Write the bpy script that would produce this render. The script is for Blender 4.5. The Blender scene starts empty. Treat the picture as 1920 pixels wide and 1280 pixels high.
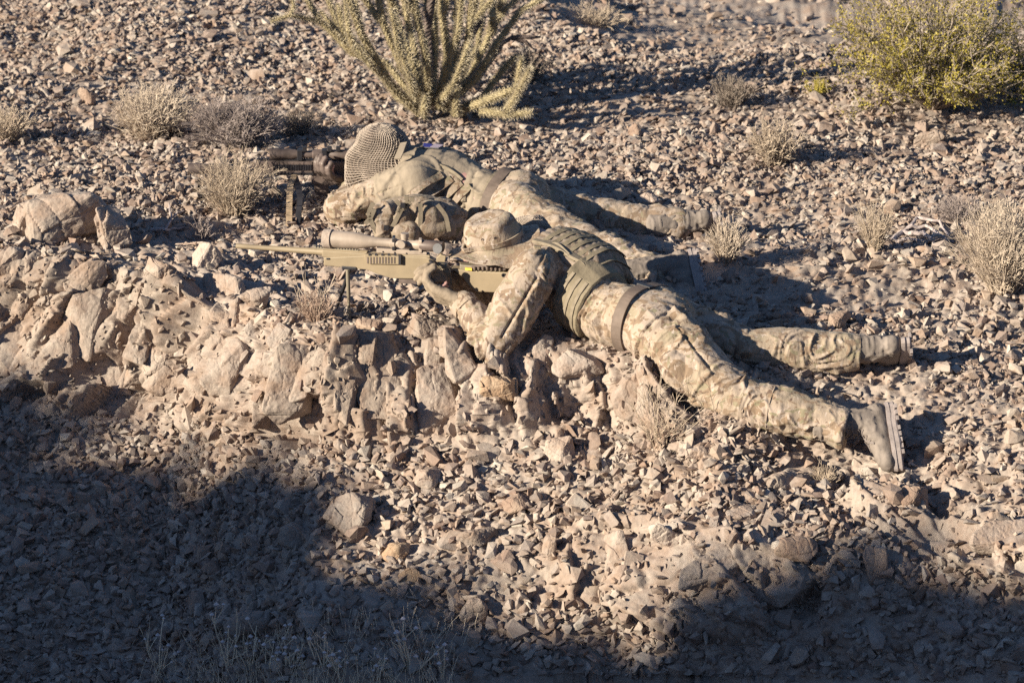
import bpy, bmesh, math, random
import numpy as np
from mathutils import Vector, Matrix, Quaternion
from mathutils.bvhtree import BVHTree

# ------------------------------------------------------------ camera, sky, sun, exposure
SC = bpy.context.scene
COL = SC.collection
H = 4.4
PITCH = math.radians(18.0)
F = 6900.0                      # focal length in photograph pixels (1920 wide)
cam = bpy.data.cameras.new('camera')
cam.sensor_width = 36.0
cam.lens = F / 1920 * 36
cam.clip_start = 0.5
cam.clip_end = 3000
cam.dof.use_dof = True
cam.dof.focus_distance = 14.2
cam.dof.aperture_fstop = 5.6
co = bpy.data.objects.new('camera', cam)
COL.objects.link(co)
co.location = (0, 0, H)
co.rotation_euler = (math.pi/2 - PITCH, 0, 0)
SC.camera = co

SUN_EL, SUN_AZ = math.radians(19), math.radians(27)      # azimuth measured from -x towards the camera
SUN = Vector((-math.cos(SUN_EL)*math.cos(SUN_AZ), -math.cos(SUN_EL)*math.sin(SUN_AZ), math.sin(SUN_EL)))
w = bpy.data.worlds.new('World'); SC.world = w; w.use_nodes = True
nt = w.node_tree
sky = nt.nodes.new('ShaderNodeTexSky'); sky.sky_type = 'NISHITA'; sky.sun_disc = False
sky.sun_elevation = SUN_EL
sky.sun_rotation = math.atan2(SUN.x, SUN.y)
sky.air_density = 1.0; sky.dust_density = 0.2; sky.ozone_density = 4.0
bg = nt.nodes['Background']; bg.inputs['Strength'].default_value = 0.05
nt.links.new(sky.outputs[0], bg.inputs['Color'])
sl = bpy.data.lights.new('sun', 'SUN'); sl.energy = 5.0; sl.angle = math.radians(0.55); sl.color = (1.0, 0.895, 0.68)
so = bpy.data.objects.new('sun', sl); COL.objects.link(so)
so.rotation_euler = (-SUN).to_track_quat('-Z', 'Y').to_euler()
so.location = (-20, -5, 15)
vs = SC.view_settings
vs.view_transform = 'Standard'; vs.look = 'None'; vs.gamma = 1.0; vs.use_curve_mapping = False
vs.exposure = 1.1
SC.cycles.use_denoising = False
SC.cycles.max_bounces = 6; SC.cycles.diffuse_bounces = 3; SC.cycles.transparent_max_bounces = 6

# ------------------------------------------------------------ helpers
def tanp(py): return math.tan(PITCH + math.atan((py-640)/F))
def P(px, py, Y):
    """the point at distance Y (metres north of the camera) that stands at the given place of the photograph"""
    if callable(Y): Y = Y(px)
    v = -(py-640)/F; u = (px-960)/F
    dy = math.cos(PITCH) + v*math.sin(PITCH); dz = -math.sin(PITCH) + v*math.cos(PITCH)
    t = Y/dy
    return Vector((u*t, Y, H+dz*t))

def hash3(ix, iy, iz, seed):
    h = (ix.astype(np.int64)*374761393 + iy.astype(np.int64)*668265263 + iz.astype(np.int64)*2147483647 + seed*1274126177) & 0xffffffff
    h = ((h ^ (h >> 13)) * 1103515245) & 0xffffffff
    h = ((h ^ (h >> 16)) * 2246822519) & 0xffffffff
    h = h ^ (h >> 15)
    return (h & 0xffffff) / float(0xffffff)
def vnoise(p, seed=0):
    p = np.asarray(p, float); i = np.floor(p); f = p-i; f = f*f*f*(f*(f*6-15)+10); i = i.astype(np.int64)
    r = 0
    for dx in (0, 1):
        for dy in (0, 1):
            for dz in (0, 1):
                wgt = (f[:,0] if dx else 1-f[:,0])*(f[:,1] if dy else 1-f[:,1])*(f[:,2] if dz else 1-f[:,2])
                r = r + wgt*hash3(i[:,0]+dx, i[:,1]+dy, i[:,2]+dz, seed)
    return r*2-1
def fbm(p, octv=4, seed=0, gain=0.5):
    a = 1.0; r = 0; q = np.asarray(p, float)
    for k in range(octv):
        r = r + a*vnoise(q, seed+k*17); a *= gain; q = q*2.03+11.3
    return r
def cells2(u, v, seed=0):
    """nearest 2-D Voronoi cell: random height, tilted-plane offset, distance to the border"""
    iu = np.floor(u).astype(np.int64); iv = np.floor(v).astype(np.int64); z = np.zeros_like(iu)
    b1 = np.full(u.shape, 9.0); b2 = np.full(u.shape, 9.0)
    cu = np.zeros_like(u); cv = np.zeros_like(u); ci = np.zeros_like(iu); cj = np.zeros_like(iu)
    for du in (-1, 0, 1):
        for dv in (-1, 0, 1):
            a = iu+du; b = iv+dv
            pu = a+0.1+0.8*hash3(a, b, z, seed); pv = b+0.1+0.8*hash3(a, b, z, seed+7)
            d = np.hypot(u-pu, v-pv)
            m = d < b1
            b2 = np.where(m, b1, np.minimum(b2, d)); b1 = np.where(m, d, b1)
            cu = np.where(m, pu, cu); cv = np.where(m, pv, cv); ci = np.where(m, a, ci); cj = np.where(m, b, cj)
    h = hash3(ci, cj, z, seed+21)
    gu = hash3(ci, cj, z, seed+33)*2-1; gv = hash3(ci, cj, z, seed+45)*2-1
    return h, gu*(u-cu)+gv*(v-cv), b2-b1

ORG = {}
def world_of(o):
    return ORG.get(o.name, Vector((0,0,0)))
def root(name, loc, label, cat, group=None):
    o = bpy.data.objects.new(name, None); COL.objects.link(o); o.empty_display_size = 0.1
    o.location = loc; ORG[o.name] = Vector(loc)
    o['label'] = label; o['category'] = cat
    if group: o['group'] = group
    return o
def tag(o, label, cat, group=None):
    o['label'] = label; o['category'] = cat
    if group: o['group'] = group
    return o
def mesh_from(name, V, Fc):
    me = bpy.data.meshes.new(name)
    V = np.asarray(V, np.float32)
    if isinstance(Fc, np.ndarray):
        k = Fc.shape[1]; n = len(Fc)
        me.vertices.add(len(V)); me.vertices.foreach_set('co', V.ravel())
        me.loops.add(n*k); me.loops.foreach_set('vertex_index', Fc.astype(np.int32).ravel())
        me.polygons.add(n); me.polygons.foreach_set('loop_start', np.arange(n, dtype=np.int32)*k)
        me.update(calc_edges=True)
    else:
        me.from_pydata([tuple(map(float, v)) for v in V], [], Fc); me.update()
    return me
def put(name, V, Fc, mat, parent=None, smooth=False, base=True, origin=None):
    """link world-space geometry as one object with its own origin"""
    V = np.asarray(V, float)
    if origin is None:
        lo = V.min(0); hi = V.max(0); c = (lo+hi)/2
        if base: c[2] = lo[2]
    else: c = np.array(origin, float)
    me = mesh_from(name, V-c, Fc)
    if smooth: me.polygons.foreach_set('use_smooth', np.ones(len(me.polygons), bool))
    o = bpy.data.objects.new(name, me); COL.objects.link(o)
    if mat: me.materials.append(mat)
    if parent: o.parent = parent; o.location = Vector(c)-world_of(parent)
    else: o.location = Vector(c)
    ORG[o.name] = Vector(c)
    return o
def orgeo(o):
    """world-space vertices and polygons of one of our objects"""
    c = np.array(world_of(o)); me = o.data
    V = np.empty(len(me.vertices)*3, np.float32); me.vertices.foreach_get('co', V)
    return V.reshape(-1,3)+c, [tuple(p.vertices) for p in me.polygons]

# ------------------------------------------------------------ node materials
def mat_new(name):
    m = bpy.data.materials.new(name); m.use_nodes = True
    nt = m.node_tree; b = nt.nodes['Principled BSDF']
    return m, nt, b
def N(nt, typ, **kw):
    n = nt.nodes.new(typ)
    for k, v in kw.items():
        if k.startswith('i_'):
            n.inputs[k[2:].replace('_', ' ')].default_value = v
        else: setattr(n, k, v)
    return n
def ramp(nt, fac, stops, interp='LINEAR'):
    r = nt.nodes.new('ShaderNodeValToRGB'); r.color_ramp.interpolation = interp
    e = r.color_ramp.elements
    while len(e) < len(stops): e.new(0.5)
    for x, (p, c) in zip(e, stops): x.position = p; x.color = (c[0], c[1], c[2], 1)
    nt.links.new(fac, r.inputs[0]); return r.outputs[0]
def mix(nt, fac, a, b, typ='MIX'):
    m = nt.nodes.new('ShaderNodeMix'); m.data_type = 'RGBA'; m.blend_type = typ
    for s, x in ((m.inputs[0], fac), (m.inputs[6], a), (m.inputs[7], b)):
        if isinstance(x, bpy.types.NodeSocket): nt.links.new(x, s)
        elif isinstance(x, (int, float)): s.default_value = x
        else: s.default_value = (x[0], x[1], x[2], 1)
    return m.outputs[2]
def noise(nt, scale, detail=4, rough=0.55, vec=None, dist=0.0):
    n = nt.nodes.new('ShaderNodeTexNoise'); n.inputs['Scale'].default_value = scale
    n.inputs['Detail'].default_value = detail; n.inputs['Roughness'].default_value = rough
    n.inputs['Distortion'].default_value = dist
    if vec: nt.links.new(vec, n.inputs['Vector'])
    return n.outputs[0]
def bump(nt, b, h, strength, dist):
    n = nt.nodes.new('ShaderNodeBump'); n.inputs['Strength'].default_value = strength; n.inputs['Distance'].default_value = dist
    nt.links.new(h, n.inputs['Height']); nt.links.new(n.outputs[0], b.inputs['Normal'])

def rock_material(name, per_object=True, tone=1.0):
    m, nt, b = mat_new(name)
    tc = N(nt, 'ShaderNodeTexCoord'); geo = N(nt, 'ShaderNodeNewGeometry')
    pos = geo.outputs['Position']
    big = noise(nt, 1.3, 3, 0.6, pos)
    t = tone
    ground = ramp(nt, big, [(0.3, (0.278*t,0.224*t,0.190*t)), (0.5, (0.340*t,0.281*t,0.246*t)), (0.7, (0.381*t,0.322*t,0.289*t))])
    if per_object:
        oi = N(nt, 'ShaderNodeObjectInfo')
        tint = ramp(nt, oi.outputs['Random'], [(0.0, (0.206,0.168,0.157)), (0.1, (0.360,0.300,0.260)), (0.24, (0.268,0.194,0.162)),
             (0.36, (0.412,0.363,0.324)), (0.5, (0.319,0.263,0.237)), (0.62, (0.474,0.420,0.376)), (0.74, (0.247,0.200,0.185)), (0.86, (0.371,0.289,0.231)), (0.94, (0.196,0.142,0.127)), (1.0, (0.433,0.379,0.336))])
        c = mix(nt, 0.8, ground, tint)
        vec = tc.outputs['Object']
    else:
        c = ground; vec = pos
    patch = noise(nt, 9.0, 5, 0.65, pos)
    stain = ramp(nt, patch, [(0.42, (1,1,1)), (0.55, (0.886,0.801,0.764)), (0.66, (0.803,0.653,0.556))])
    c = mix(nt, 0.7, c, stain, 'MULTIPLY')
    fine = noise(nt, 60.0, 6, 0.7, pos)
    sp = ramp(nt, fine, [(0.3, (0.742,0.738,0.787)), (0.5, (1,1,1)), (0.72, (1.195,1.199,1.274))])
    c = mix(nt, 0.8, c, sp, 'MULTIPLY')
    nt.links.new(c, b.inputs['Base Color'])
    b.inputs['Roughness'].default_value = 0.9; b.inputs['Specular IOR Level'].default_value = 0.2
    hb = noise(nt, 45.0, 8, 0.7, pos)
    bump(nt, b, hb, 0.5, 0.008)
    return m
def plain(name, col, rough=0.6, var=0.15, scale=30, metal=0.0, bumps=0.2, bd=0.002, spec=0.4):
    col = (col[0], col[1]*.975, min(1, col[2]*1.20))
    m, nt, b = mat_new(name)
    geo = N(nt, 'ShaderNodeNewGeometry')
    n = noise(nt, scale, 5, 0.6, geo.outputs['Position'])
    lo = tuple(x*(1-var*2) for x in col); hi = tuple(min(1, x*(1+var*1.6)) for x in col)
    c = ramp(nt, n, [(0.28, lo), (0.5, col), (0.74, hi)])
    nt.links.new(c, b.inputs['Base Color'])
    b.inputs['Roughness'].default_value = rough; b.inputs['Metallic'].default_value = metal; b.inputs['Specular IOR Level'].default_value = spec
    n2 = noise(nt, scale*6, 5, 0.6, geo.outputs['Position']); bump(nt, b, n2, bumps, bd)
    return m
def camo_material(name, seed=0.0, pale=1.0, weave=True):
    m, nt, b = mat_new(name)
    geo = N(nt, 'ShaderNodeNewGeometry')
    mp = N(nt, 'ShaderNodeMapping'); mp.inputs['Location'].default_value = (seed, seed*1.7, -seed); mp.inputs['Scale'].default_value = (0.75, 1, 1.25)
    nt.links.new(geo.outputs['Position'], mp.inputs['Vector']); v = mp.outputs[0]
    p = pale
    base = ramp(nt, noise(nt, 8.0, 3, 0.55, v), [(0.36, (0.360*p,0.289*p,0.249*p)), (0.54, (0.325*p,0.256*p,0.203*p)), (0.66, (0.275*p,0.227*p,0.169*p)), (0.76, (0.235*p,0.199*p,0.141*p))])
    br = ramp(nt, noise(nt, 21.0, 3, 0.6, v, 0.8), [(0.53, (0,0,0)), (0.56, (1,1,1))])
    c = mix(nt, br, base, (0.200*p,0.137*p,0.094*p))
    gr = ramp(nt, noise(nt, 26.0, 2, 0.5, v, 1.0), [(0.61, (0,0,0)), (0.64, (1,1,1))])
    c = mix(nt, gr, c, (0.205*p,0.180*p,0.119*p))
    mp2 = N(nt, 'ShaderNodeMapping'); mp2.inputs['Location'].default_value = (seed+4, 2, seed); mp2.inputs['Scale'].default_value = (1.0, 1, 0.45)
    mp2.inputs['Rotation'].default_value = (0, 0.5, 0)
    nt.links.new(geo.outputs['Position'], mp2.inputs['Vector'])
    cr = ramp(nt, noise(nt, 48.0, 2, 0.5, mp2.outputs[0], 0.4), [(0.64, (0,0,0)), (0.67, (1,1,1))])
    c = mix(nt, cr, c, (0.420*p,0.350*p,0.316*p))
    dk = ramp(nt, noise(nt, 42.0, 2, 0.5, mp2.outputs[0], 0.7), [(0.35, (1,1,1)), (0.38, (0,0,0))])
    c = mix(nt, dk, c, (0.115*p,0.071*p,0.054*p))
    dust = noise(nt, 3.0, 4, 0.6, geo.outputs['Position'])
    dm = ramp(nt, dust, [(0.35, (0.05,)*3), (0.7, (0.40,)*3)])
    c = mix(nt, dm, c, (0.370*p,0.289*p,0.237*p))
    nt.links.new(c, b.inputs['Base Color'])
    b.inputs['Roughness'].default_value = 0.85; b.inputs['Specular IOR Level'].default_value = 0.15
    try: b.inputs['Sheen Weight'].default_value = 0.08
    except Exception: pass
    n2 = noise(nt, 60.0, 5, 0.6, mp2.outputs[0]); bump(nt, b, n2, 0.5, 0.007)
    return m
# ------------------------------------------------------------ terrain
# columns of the photograph, each a profile from the floor below the camera up to the far country: (Y, Z) nodes
def node(py, z): return ((H-z)/tanp(py), z)
FRONT = [(-9.0, 5.2), (0.5, 2.6), (8.8, -2.3)]   # unseen slope under the camera, added to block low sky and deepen the shade
BACK = lambda yc: [(yc, 0.0), (yc+2.0, -0.30), (29.0, -1.25), (62.0, 2.5), (400.0, 40.0)]
COLS = [
 (-200, [node(1280,-1.18), node(1000,-.84), node(750,-.50), node(600,-.22), node(478,.06), node(300,.0)], 27.0),
 (0,    [node(1280,-1.15), node(1000,-.80), node(760,-.50), node(600,-.22), node(478,.05), node(300,.0)], 27.0),
 (300,  [node(1280,-1.12), node(1010,-.79), node(805,-.53), node(650,-.23), node(525,.0), node(330,.0)], 26.0),
 (600,  [node(1280,-.93), node(1050,-.64), node(825,-.355), node(720,-.16), node(625,.0), node(400,.0)], 23.0),
 (900,  [node(1280,-.90), node(1050,-.60), node(825,-.31), node(740,-.155), node(655,.0), node(420,.0)], 20.0),
 (1150, [node(1280,-.92), node(1010,-.52), node(805,-.26), node(740,-.135), node(668,.0), node(420,.0)], 18.4),
 (1350, [node(1280,-.86), node(1010,-.41), node(850,-.24), node(780,-.14), node(700,-.03), node(420,.0)], 18.2),
 (1600, [node(1280,-.80), node(1030,-.41), node(890,-.34), node(805,-.21), node(690,-.06), node(420,.0)], 18.2),
 (1920, [node(1280,-.70), node(1010,-.32), node(880,-.21), node(780,-.13), node(660,-.04), node(400,.0)], 18.2),
 (2200, [node(1280,-.66), node(1010,-.30), node(880,-.19), node(780,-.12), node(650,-.04), node(400,.0)], 18.2),
]
CS = np.array([c[0] for c in COLS], float)
NODES = np.array([FRONT + c[1] + BACK(c[2]) for c in COLS])          # (columns, nodes, 2)
KN = NODES.shape[1]
def wdepth(y, z): return np.maximum(y*math.cos(PITCH) + (H-z)*math.sin(PITCH), 8.0)
def profile(s):
    return np.stack([np.interp(s, CS, NODES[:,k,0]) for k in range(KN)], -1), np.stack([np.interp(s, CS, NODES[:,k,1]) for k in range(KN)], -1)
def zprof(s, y):
    ky, kz = profile(s)
    z = np.where(y <= ky[:,0], kz[:,0], kz[:,-1])
    for k in range(KN-1):
        m = (y >= ky[:,k]) & (y < ky[:,k+1])
        t = (y-ky[:,k])/np.maximum(ky[:,k+1]-ky[:,k], 1e-6)
        z = np.where(m, kz[:,k]*(1-t)+kz[:,k+1]*t, z)
    return z
def zsoft(s, y):
    return sum(zprof(s, y+d)*wt for d, wt in ((-.07,.15),(-.035,.22),(0,.26),(.035,.22),(.07,.15)))
def zt(x, y):
    x = np.atleast_1d(np.asarray(x, float)); y = np.atleast_1d(np.asarray(y, float))
    z = np.zeros_like(x)
    for _ in range(3):
        s = 960+F*x/wdepth(y, z); z = zsoft(s, y)
    return z
# grid rows: Y as a function of the profile parameter
def rows():
    r = []
    dens = [6, 12, 14, 100, 90, 95, 80, 150, 210, 60, 110, 40, 16]
    for k in range(KN-1):
        n = dens[k]
        r += [(k, i/n) for i in range(n)]
    r.append((KN-2, 1.0))
    return r
ROWS = rows()
S = np.concatenate([[-60000,-25000,-12000,-6000,-3500,-2200,-1400,-900,-550,-330], np.arange(-200, 2125, 3.6), [2250,2500,2800,3300,4200,5600,8500,15000,28000,60000]])
ns, nr = len(S), len(ROWS)
ky, kz = profile(S)
GY = np.empty((nr, ns))
for r, (k, t) in enumerate(ROWS):
    tt = t
    if k == 8: tt = t**1.25                                         # plateau: finer near the people
    GY[r] = ky[:,k]*(1-tt)+ky[:,k+1]*tt
SS = np.broadcast_to(S, (nr, ns))
GZ = zsoft(SS.ravel(), GY.ravel()).reshape(nr, ns)
GX = (SS-960)/F*wdepth(GY, GZ)
# surface parameter v = arc length up the bank, for fracture patterns
V2 = np.zeros((nr, ns)); V2[1:] = np.cumsum(np.hypot(np.diff(GY, axis=0), np.diff(GZ, axis=0)), 0)
c0 = int(np.argmin(abs(S-900))); r0 = sum([6,12,14,100,90,95,80]); V2 -= V2[r0]      # 0 along the brow
PX = 960+F*GX/(GY*math.cos(PITCH)+(H-GZ)*math.sin(PITCH))
# photograph row of each vertex, to lay out where bedrock shows
zc_ = GY*math.cos(PITCH)+(H-GZ)*math.sin(PITCH); yc_ = GY*math.sin(PITCH)-(H-GZ)*math.cos(PITCH)
PY = 640-F*yc_/np.maximum(zc_, 1)
def sstep(a, b, x):
    t = np.clip((x-a)/(b-a), 0, 1); return t*t*(3-2*t)
edge_py = np.interp(PX, [-400,0,300,450,600,900,1150,1350,1600,1920], [465,470,520,590,632,655,668,720,900,900])
foot_py = np.interp(PX, [-400,0,300,600,900,1150,1350,1600,1920], [740,750,800,815,812,800,770,905,905])
wob = fbm(np.stack([PX.ravel()/70, PY.ravel()/70, 0*PX.ravel()], 1), 3, 5).reshape(nr, ns)*26
cliff = sstep(-8, 14, PY-edge_py+wob*.5)*(1-sstep(-18, 18, PY-foot_py+wob))
el = ((PX-1290)/260)**2+((PY-1090-(PX-1290)*.12)/105)**2            # lower outcrop right of the middle
cliff2 = 1-sstep(.75, 1.2, el+wob*.006)
el2 = ((PX-1800)/230)**2+((PY-1010-(PX-1800)*.3)/65)**2
cliff2 = np.maximum(cliff2, 1-sstep(.75, 1.2, el2+wob*.006))
ROCKY = np.clip(np.maximum(cliff, cliff2*.9), 0, 1)
near = (sstep(8, 11, GY))*(1-sstep(20.5, 24, GY))*(1-sstep(2600,5000,abs(SS-960)))
X = GX.ravel(); Vv = V2.ravel(); rk = ROCKY.ravel(); px_ = PX.ravel()
wx = fbm(np.stack([X*7, Vv*7, 0*X], 1), 3, 3)*.012; wv = fbm(np.stack([X*7, Vv*7, 0*X+5], 1), 3, 4)*.012
lean = np.interp(px_, [0, 450, 700, 1100, 1300, 1920], [.75, .5, .05, -.05, -.6, -.7])
def rot_cells(size_u, size_v, seed):
    u = (X+wx-lean*Vv)/size_u; v = (Vv+wv)/size_v
    return cells2(u, v, seed)
disp = np.zeros_like(X)
h, g, b = rot_cells(.17, .42, 11)
disp += rk*(.135*(h-.5)+.13*g - .040*np.exp(-b*20))
h2, g2, b2 = rot_cells(.075, .15, 12)
disp += rk*(.034*(h2-.5)+.06*g2 - .014*np.exp(-b2*16))
h3, g3, b3 = rot_cells(.032, .05, 13)
disp += rk*(.010*(h3-.5)+.018*g3)*np.clip(.55+1.4*fbm(np.stack([X*4, Vv*4, 0*X+9], 1), 2, 44), .1, 1.3)
h4, g4, b4 = cells2((X+wx)/.055, (Vv+wv)/.06, 14)
disp += (1-rk)*(.016*(h4-.5)+.02*g4)
h5, g5, b5 = cells2((X+wx)/.022, (Vv+wv)/.024, 15)
disp += (1-rk*.5)*(.007*(h5-.5)+.010*g5)
big = fbm(np.stack([X*1.1, GY.ravel()*1.1, 0*X], 1), 4, 31)
body = np.exp(-(((X-.6)/1.3)**2+((GY.ravel()-13.6)/.55)**2))
disp += big*.05*(1-.85*np.clip(body*1.6, 0, 1))
disp += rk*fbm(np.stack([X*3, Vv*3, 0*X], 1), 2, 41)*.03
d2 = disp.reshape(nr, ns); dm = d2.copy(); dm[1:-1,1:-1] = (d2[1:-1,1:-1]*2+d2[:-2,1:-1]+d2[2:,1:-1]+d2[1:-1,:-2]+d2[1:-1,2:])/6; disp = dm.ravel()
disp *= near.ravel()
far = (1-near.ravel())
# normals of the smooth base
dR = np.stack([np.gradient(GX, axis=0), np.gradient(GY, axis=0), np.gradient(GZ, axis=0)], -1)
dC = np.stack([np.gradient(GX, axis=1), np.gradient(GY, axis=1), np.gradient(GZ, axis=1)], -1)
nb = np.cross(dC, dR); nb /= np.linalg.norm(nb, axis=-1, keepdims=True)+1e-9
nb = nb.reshape(-1, 3)
GP = np.stack([X, GY.ravel(), GZ.ravel()], 1) + nb*disp[:,None]
GP[:,2] += far*fbm(np.stack([X*.06, GY.ravel()*.06, 0*X], 1), 5, 51)*1.2*sstep(22, 40, GY.ravel())
GP[:,2] += fbm(np.stack([X*.9, GY.ravel()*.9, 0*X], 1), 5, 52)*.16*sstep(18.5, 24, GY.ravel())*(1-sstep(60,200,GY.ravel()))
idx = np.arange(nr*ns).reshape(nr, ns)
quads = np.stack([idx[:-1,:-1], idx[:-1,1:], idx[1:,1:], idx[1:,:-1]], -1)
M_ground = rock_material('desert_ground', False, 1.0)
M_stone = rock_material('loose_stone', True)
r_brow = r0
r_far = sum([6,12,14,100,90,95,80,150,210])
def ground_piece(name, ra, rb):
    q = quads[ra:rb].reshape(-1, 4); lo = ra*ns; hi = (rb+1)*ns
    o = put(name, GP[lo:hi], q-lo, M_ground, base=False, origin=(0,14,0)); o['kind'] = 'structure'
    return o
bank = ground_piece('rocky_bank', 0, r_brow+12)
ground = ground_piece('ground', r_brow+12, r_far)
farland = ground_piece('far_ground', r_far, nr-1)
ctr = GP
def ground_z(x, y):
    return float(zt(x, y)[0])
def G(px, py, lift=0.0):
    """where the line of sight of that place of the photograph meets the ground"""
    lo, hi = 9.0, 26.0
    ys = np.arange(11.0, 27.0, 0.02)
    pts = np.array([tuple(P(px, py, y)) for y in ys])
    g = zt(pts[:,0], pts[:,1])
    i = int(np.argmax(pts[:,2] < g))
    return Vector((pts[i,0], pts[i,1], g[i]+lift))

# ------------------------------------------------------------ unseen ridge added on the sunward side, crest shaped to shade the lower slope
lim = [(-150,700),(0,765),(110,835),(250,860),(330,925),(470,915),(600,925),(680,1000),(750,1085),(800,1150),(900,1185),(1100,1195),(1250,1225),(1400,1235),(1450,1170),(1560,1085),(1700,1070),(1920,1085),(2150,1080)]
cy, cz = [], []
XH = -14.0
for a, b in lim:
    p = G(a, b); t = (XH-p.x)/SUN.x; q = p+SUN*t
    cy.append(q.y); cz.append(q.z)
o_ = np.argsort(cy); cy = np.array(cy)[o_]; cz = np.array(cz)[o_]
cy = np.concatenate([[-16, -6, 1], cy, [cy[-1]+1.0, cy[-1]+2.4, cy[-1]+5]]); cz = np.concatenate([[3, 5.0, cz[0]+.6], cz, [cz[-1]-.75, -.6, -1.5]])
hy = np.linspace(-16, cy[-1], 420); hu = np.concatenate([np.linspace(-14, -1.2, 50), np.linspace(-1.1, 1.1, 56), np.linspace(1.2, 9, 36)])
HY, HU = np.meshgrid(hy, hu, indexing='ij')
crest = np.interp(hy, cy, cz)[:,None]
q = np.stack([HY.ravel()*2.2, HU.ravel()*2.2, 0*HY.ravel()], 1)
rough = fbm(q, 5, 71).reshape(HY.shape)
hx = XH+HU+0*HY
base = -2.9
hz = crest - np.where(HU < 0, -HU*.42, HU*.95) + (rough*.17+fbm(q*3.1, 3, 73).reshape(HY.shape)*.06)*np.clip(abs(HU)*2, .7, 1)
hz = np.maximum(hz, base-.5+rough*.05)
CRY, CRZ = cy, cz
hp = np.stack([hx.ravel(), HY.ravel(), hz.ravel()], 1)
hi_ = np.arange(HY.size).reshape(HY.shape)
hq = np.stack([hi_[:-1,:-1], hi_[:-1,1:], hi_[1:,1:], hi_[1:,:-1]], -1).reshape(-1, 4)
shadow_hill = put('shadow_hill', hp, hq, M_ground, base=False); shadow_hill['kind'] = 'structure'

# ------------------------------------------------------------ stones
def hull_rock(seed, dims=(1,1,.7), n=13, box=.55):
    rng = random.Random(seed); bm = bmesh.new()
    for _ in range(n):
        v = Vector((rng.gauss(0,1), rng.gauss(0,1), rng.gauss(0,1))).normalized()
        m = max(abs(v.x), abs(v.y), abs(v.z)); v = v*((1-box)+box/m)*rng.uniform(.85,1.0)
        bm.verts.new((v.x*dims[0]*.5, v.y*dims[1]*.5, v.z*dims[2]*.5))
    r = bmesh.ops.convex_hull(bm, input=bm.verts)
    bmesh.ops.delete(bm, geom=list({g for g in r['geom_interior']+r['geom_unused'] if isinstance(g, bmesh.types.BMVert)}), context='VERTS')
    bmesh.ops.recalc_face_normals(bm, faces=bm.faces)
    return bm
def bm_mesh(bm, name, mat=None):
    me = bpy.data.meshes.new(name); bm.to_mesh(me); bm.free()
    if mat: me.materials.append(mat)
    return me
def fine_rock(name, seed, dims, mat, cuts=4, amp=.035, n=16, box=.6, crack=.5):
    bm = hull_rock(seed, dims, n, box)
    bmesh.ops.bevel(bm, geom=bm.edges[:]+bm.verts[:], offset=.035*min(dims), segments=1, affect='EDGES', profile=.6)
    bmesh.ops.triangulate(bm, faces=bm.faces)
    for _ in range(cuts):
        L = max(dims)/ (2.2**(_+1.2))
        es = [e for e in bm.edges if e.calc_length() > L]
        if not es: break
        bmesh.ops.subdivide_edges(bm, edges=es, cuts=1)
        bmesh.ops.triangulate(bm, faces=[f for f in bm.faces if len(f.verts) > 3])
    bm.normal_update()
    co_ = np.array([v.co[:] for v in bm.verts]); no = np.array([v.normal[:] for v in bm.verts])
    s = max(dims)
    d = fbm(co_/s*3.2+seed, 4, seed)*amp*s + fbm(co_/s*12+seed, 3, seed+5)*amp*.35*s
    hh, gg, bb = cells2(co_[:,0]/s*4+co_[:,1]/s*2+seed, co_[:,2]/s*4-co_[:,1]/s*2+seed*.3, seed)
    d += (gg*.06+(hh-.5)*.05 - .03*np.exp(-bb*12))*s*.8*crack + fbm(co_/s*26, 3, seed+8)*.004*s
    for v, k, nn in zip(bm.verts, d, no): v.co += Vector(nn)*float(k)
    return bm_mesh(bm, name, mat)
rng = random.Random(4); nrng = np.random.default_rng(7)
PEB = bpy.data.collections.new('pebble_shapes')                       # source shapes, not linked to the scene
for k in range(28):
    bm = hull_rock(100+k, (1, rng.uniform(.6,1), rng.uniform(.26,.68)), rng.choice((8,9,10,12)), .55)
    ob = bpy.data.objects.new('pebble_shape', bm_mesh(bm, 'pebble', M_stone)); PEB.objects.link(ob)
CHP = bpy.data.collections.new('chip_shapes')
for k in range(28):
    bm = hull_rock(500+k, (1, rng.uniform(.6,1), rng.uniform(.3,.7)), rng.choice((9,10,12)), .75)
    ob = bpy.data.objects.new('chip_shape', bm_mesh(bm, 'chip', M_ground)); CHP.objects.link(ob)
STONE_MESH = []
for k in range(30):
    dims = (1, rng.uniform(.6,.95), rng.uniform(.4,.8))
    bm = hull_rock(300+k, dims, rng.choice((11,13,15)), .6)
    bmesh.ops.triangulate(bm, faces=bm.faces)
    STONE_MESH.append(bm_mesh(bm, 'stone', M_stone))

# sample points on the displaced ground, as the photograph spreads them
fq = quads.reshape(-1, 4)
A, B, Cc, D = (GP[fq[:,i]] for i in range(4))
cr = np.cross(B-A, D-A); area = np.linalg.norm(cr, axis=1); fn = cr/np.maximum(area, 1e-12)[:,None]
cen = (A+B+Cc+D)/4
fpx = PX.ravel()[fq[:,0]]; fpy = PY.ravel()[fq[:,0]]; frk = ROCKY.ravel()[fq[:,0]]
inv = ((fpx > -260) & (fpx < 2180) & (fpy > -60) & (fpy < 1380) & (cen[:,1] > 10.5) & (cen[:,1] < 45))
patchy = np.clip(.72+1.05*fbm(cen*np.array([1.6,1.6,1.6]), 3, 61), .24, 1.8)
def sample(n, weight):
    wgt = area*weight*inv; wgt = wgt/wgt.sum()
    f = nrng.choice(len(wgt), n, p=wgt); u = nrng.random((n,1)); v = nrng.random((n,1))
    p = A[f]*(1-u)*(1-v)+B[f]*u*(1-v)+Cc[f]*u*v+D[f]*(1-u)*v
    return p, fn[f], f
ycut = cen[:,1]
ycr = np.interp(fpx, [c[0] for c in COLS], [c[2] for c in COLS])
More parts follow.
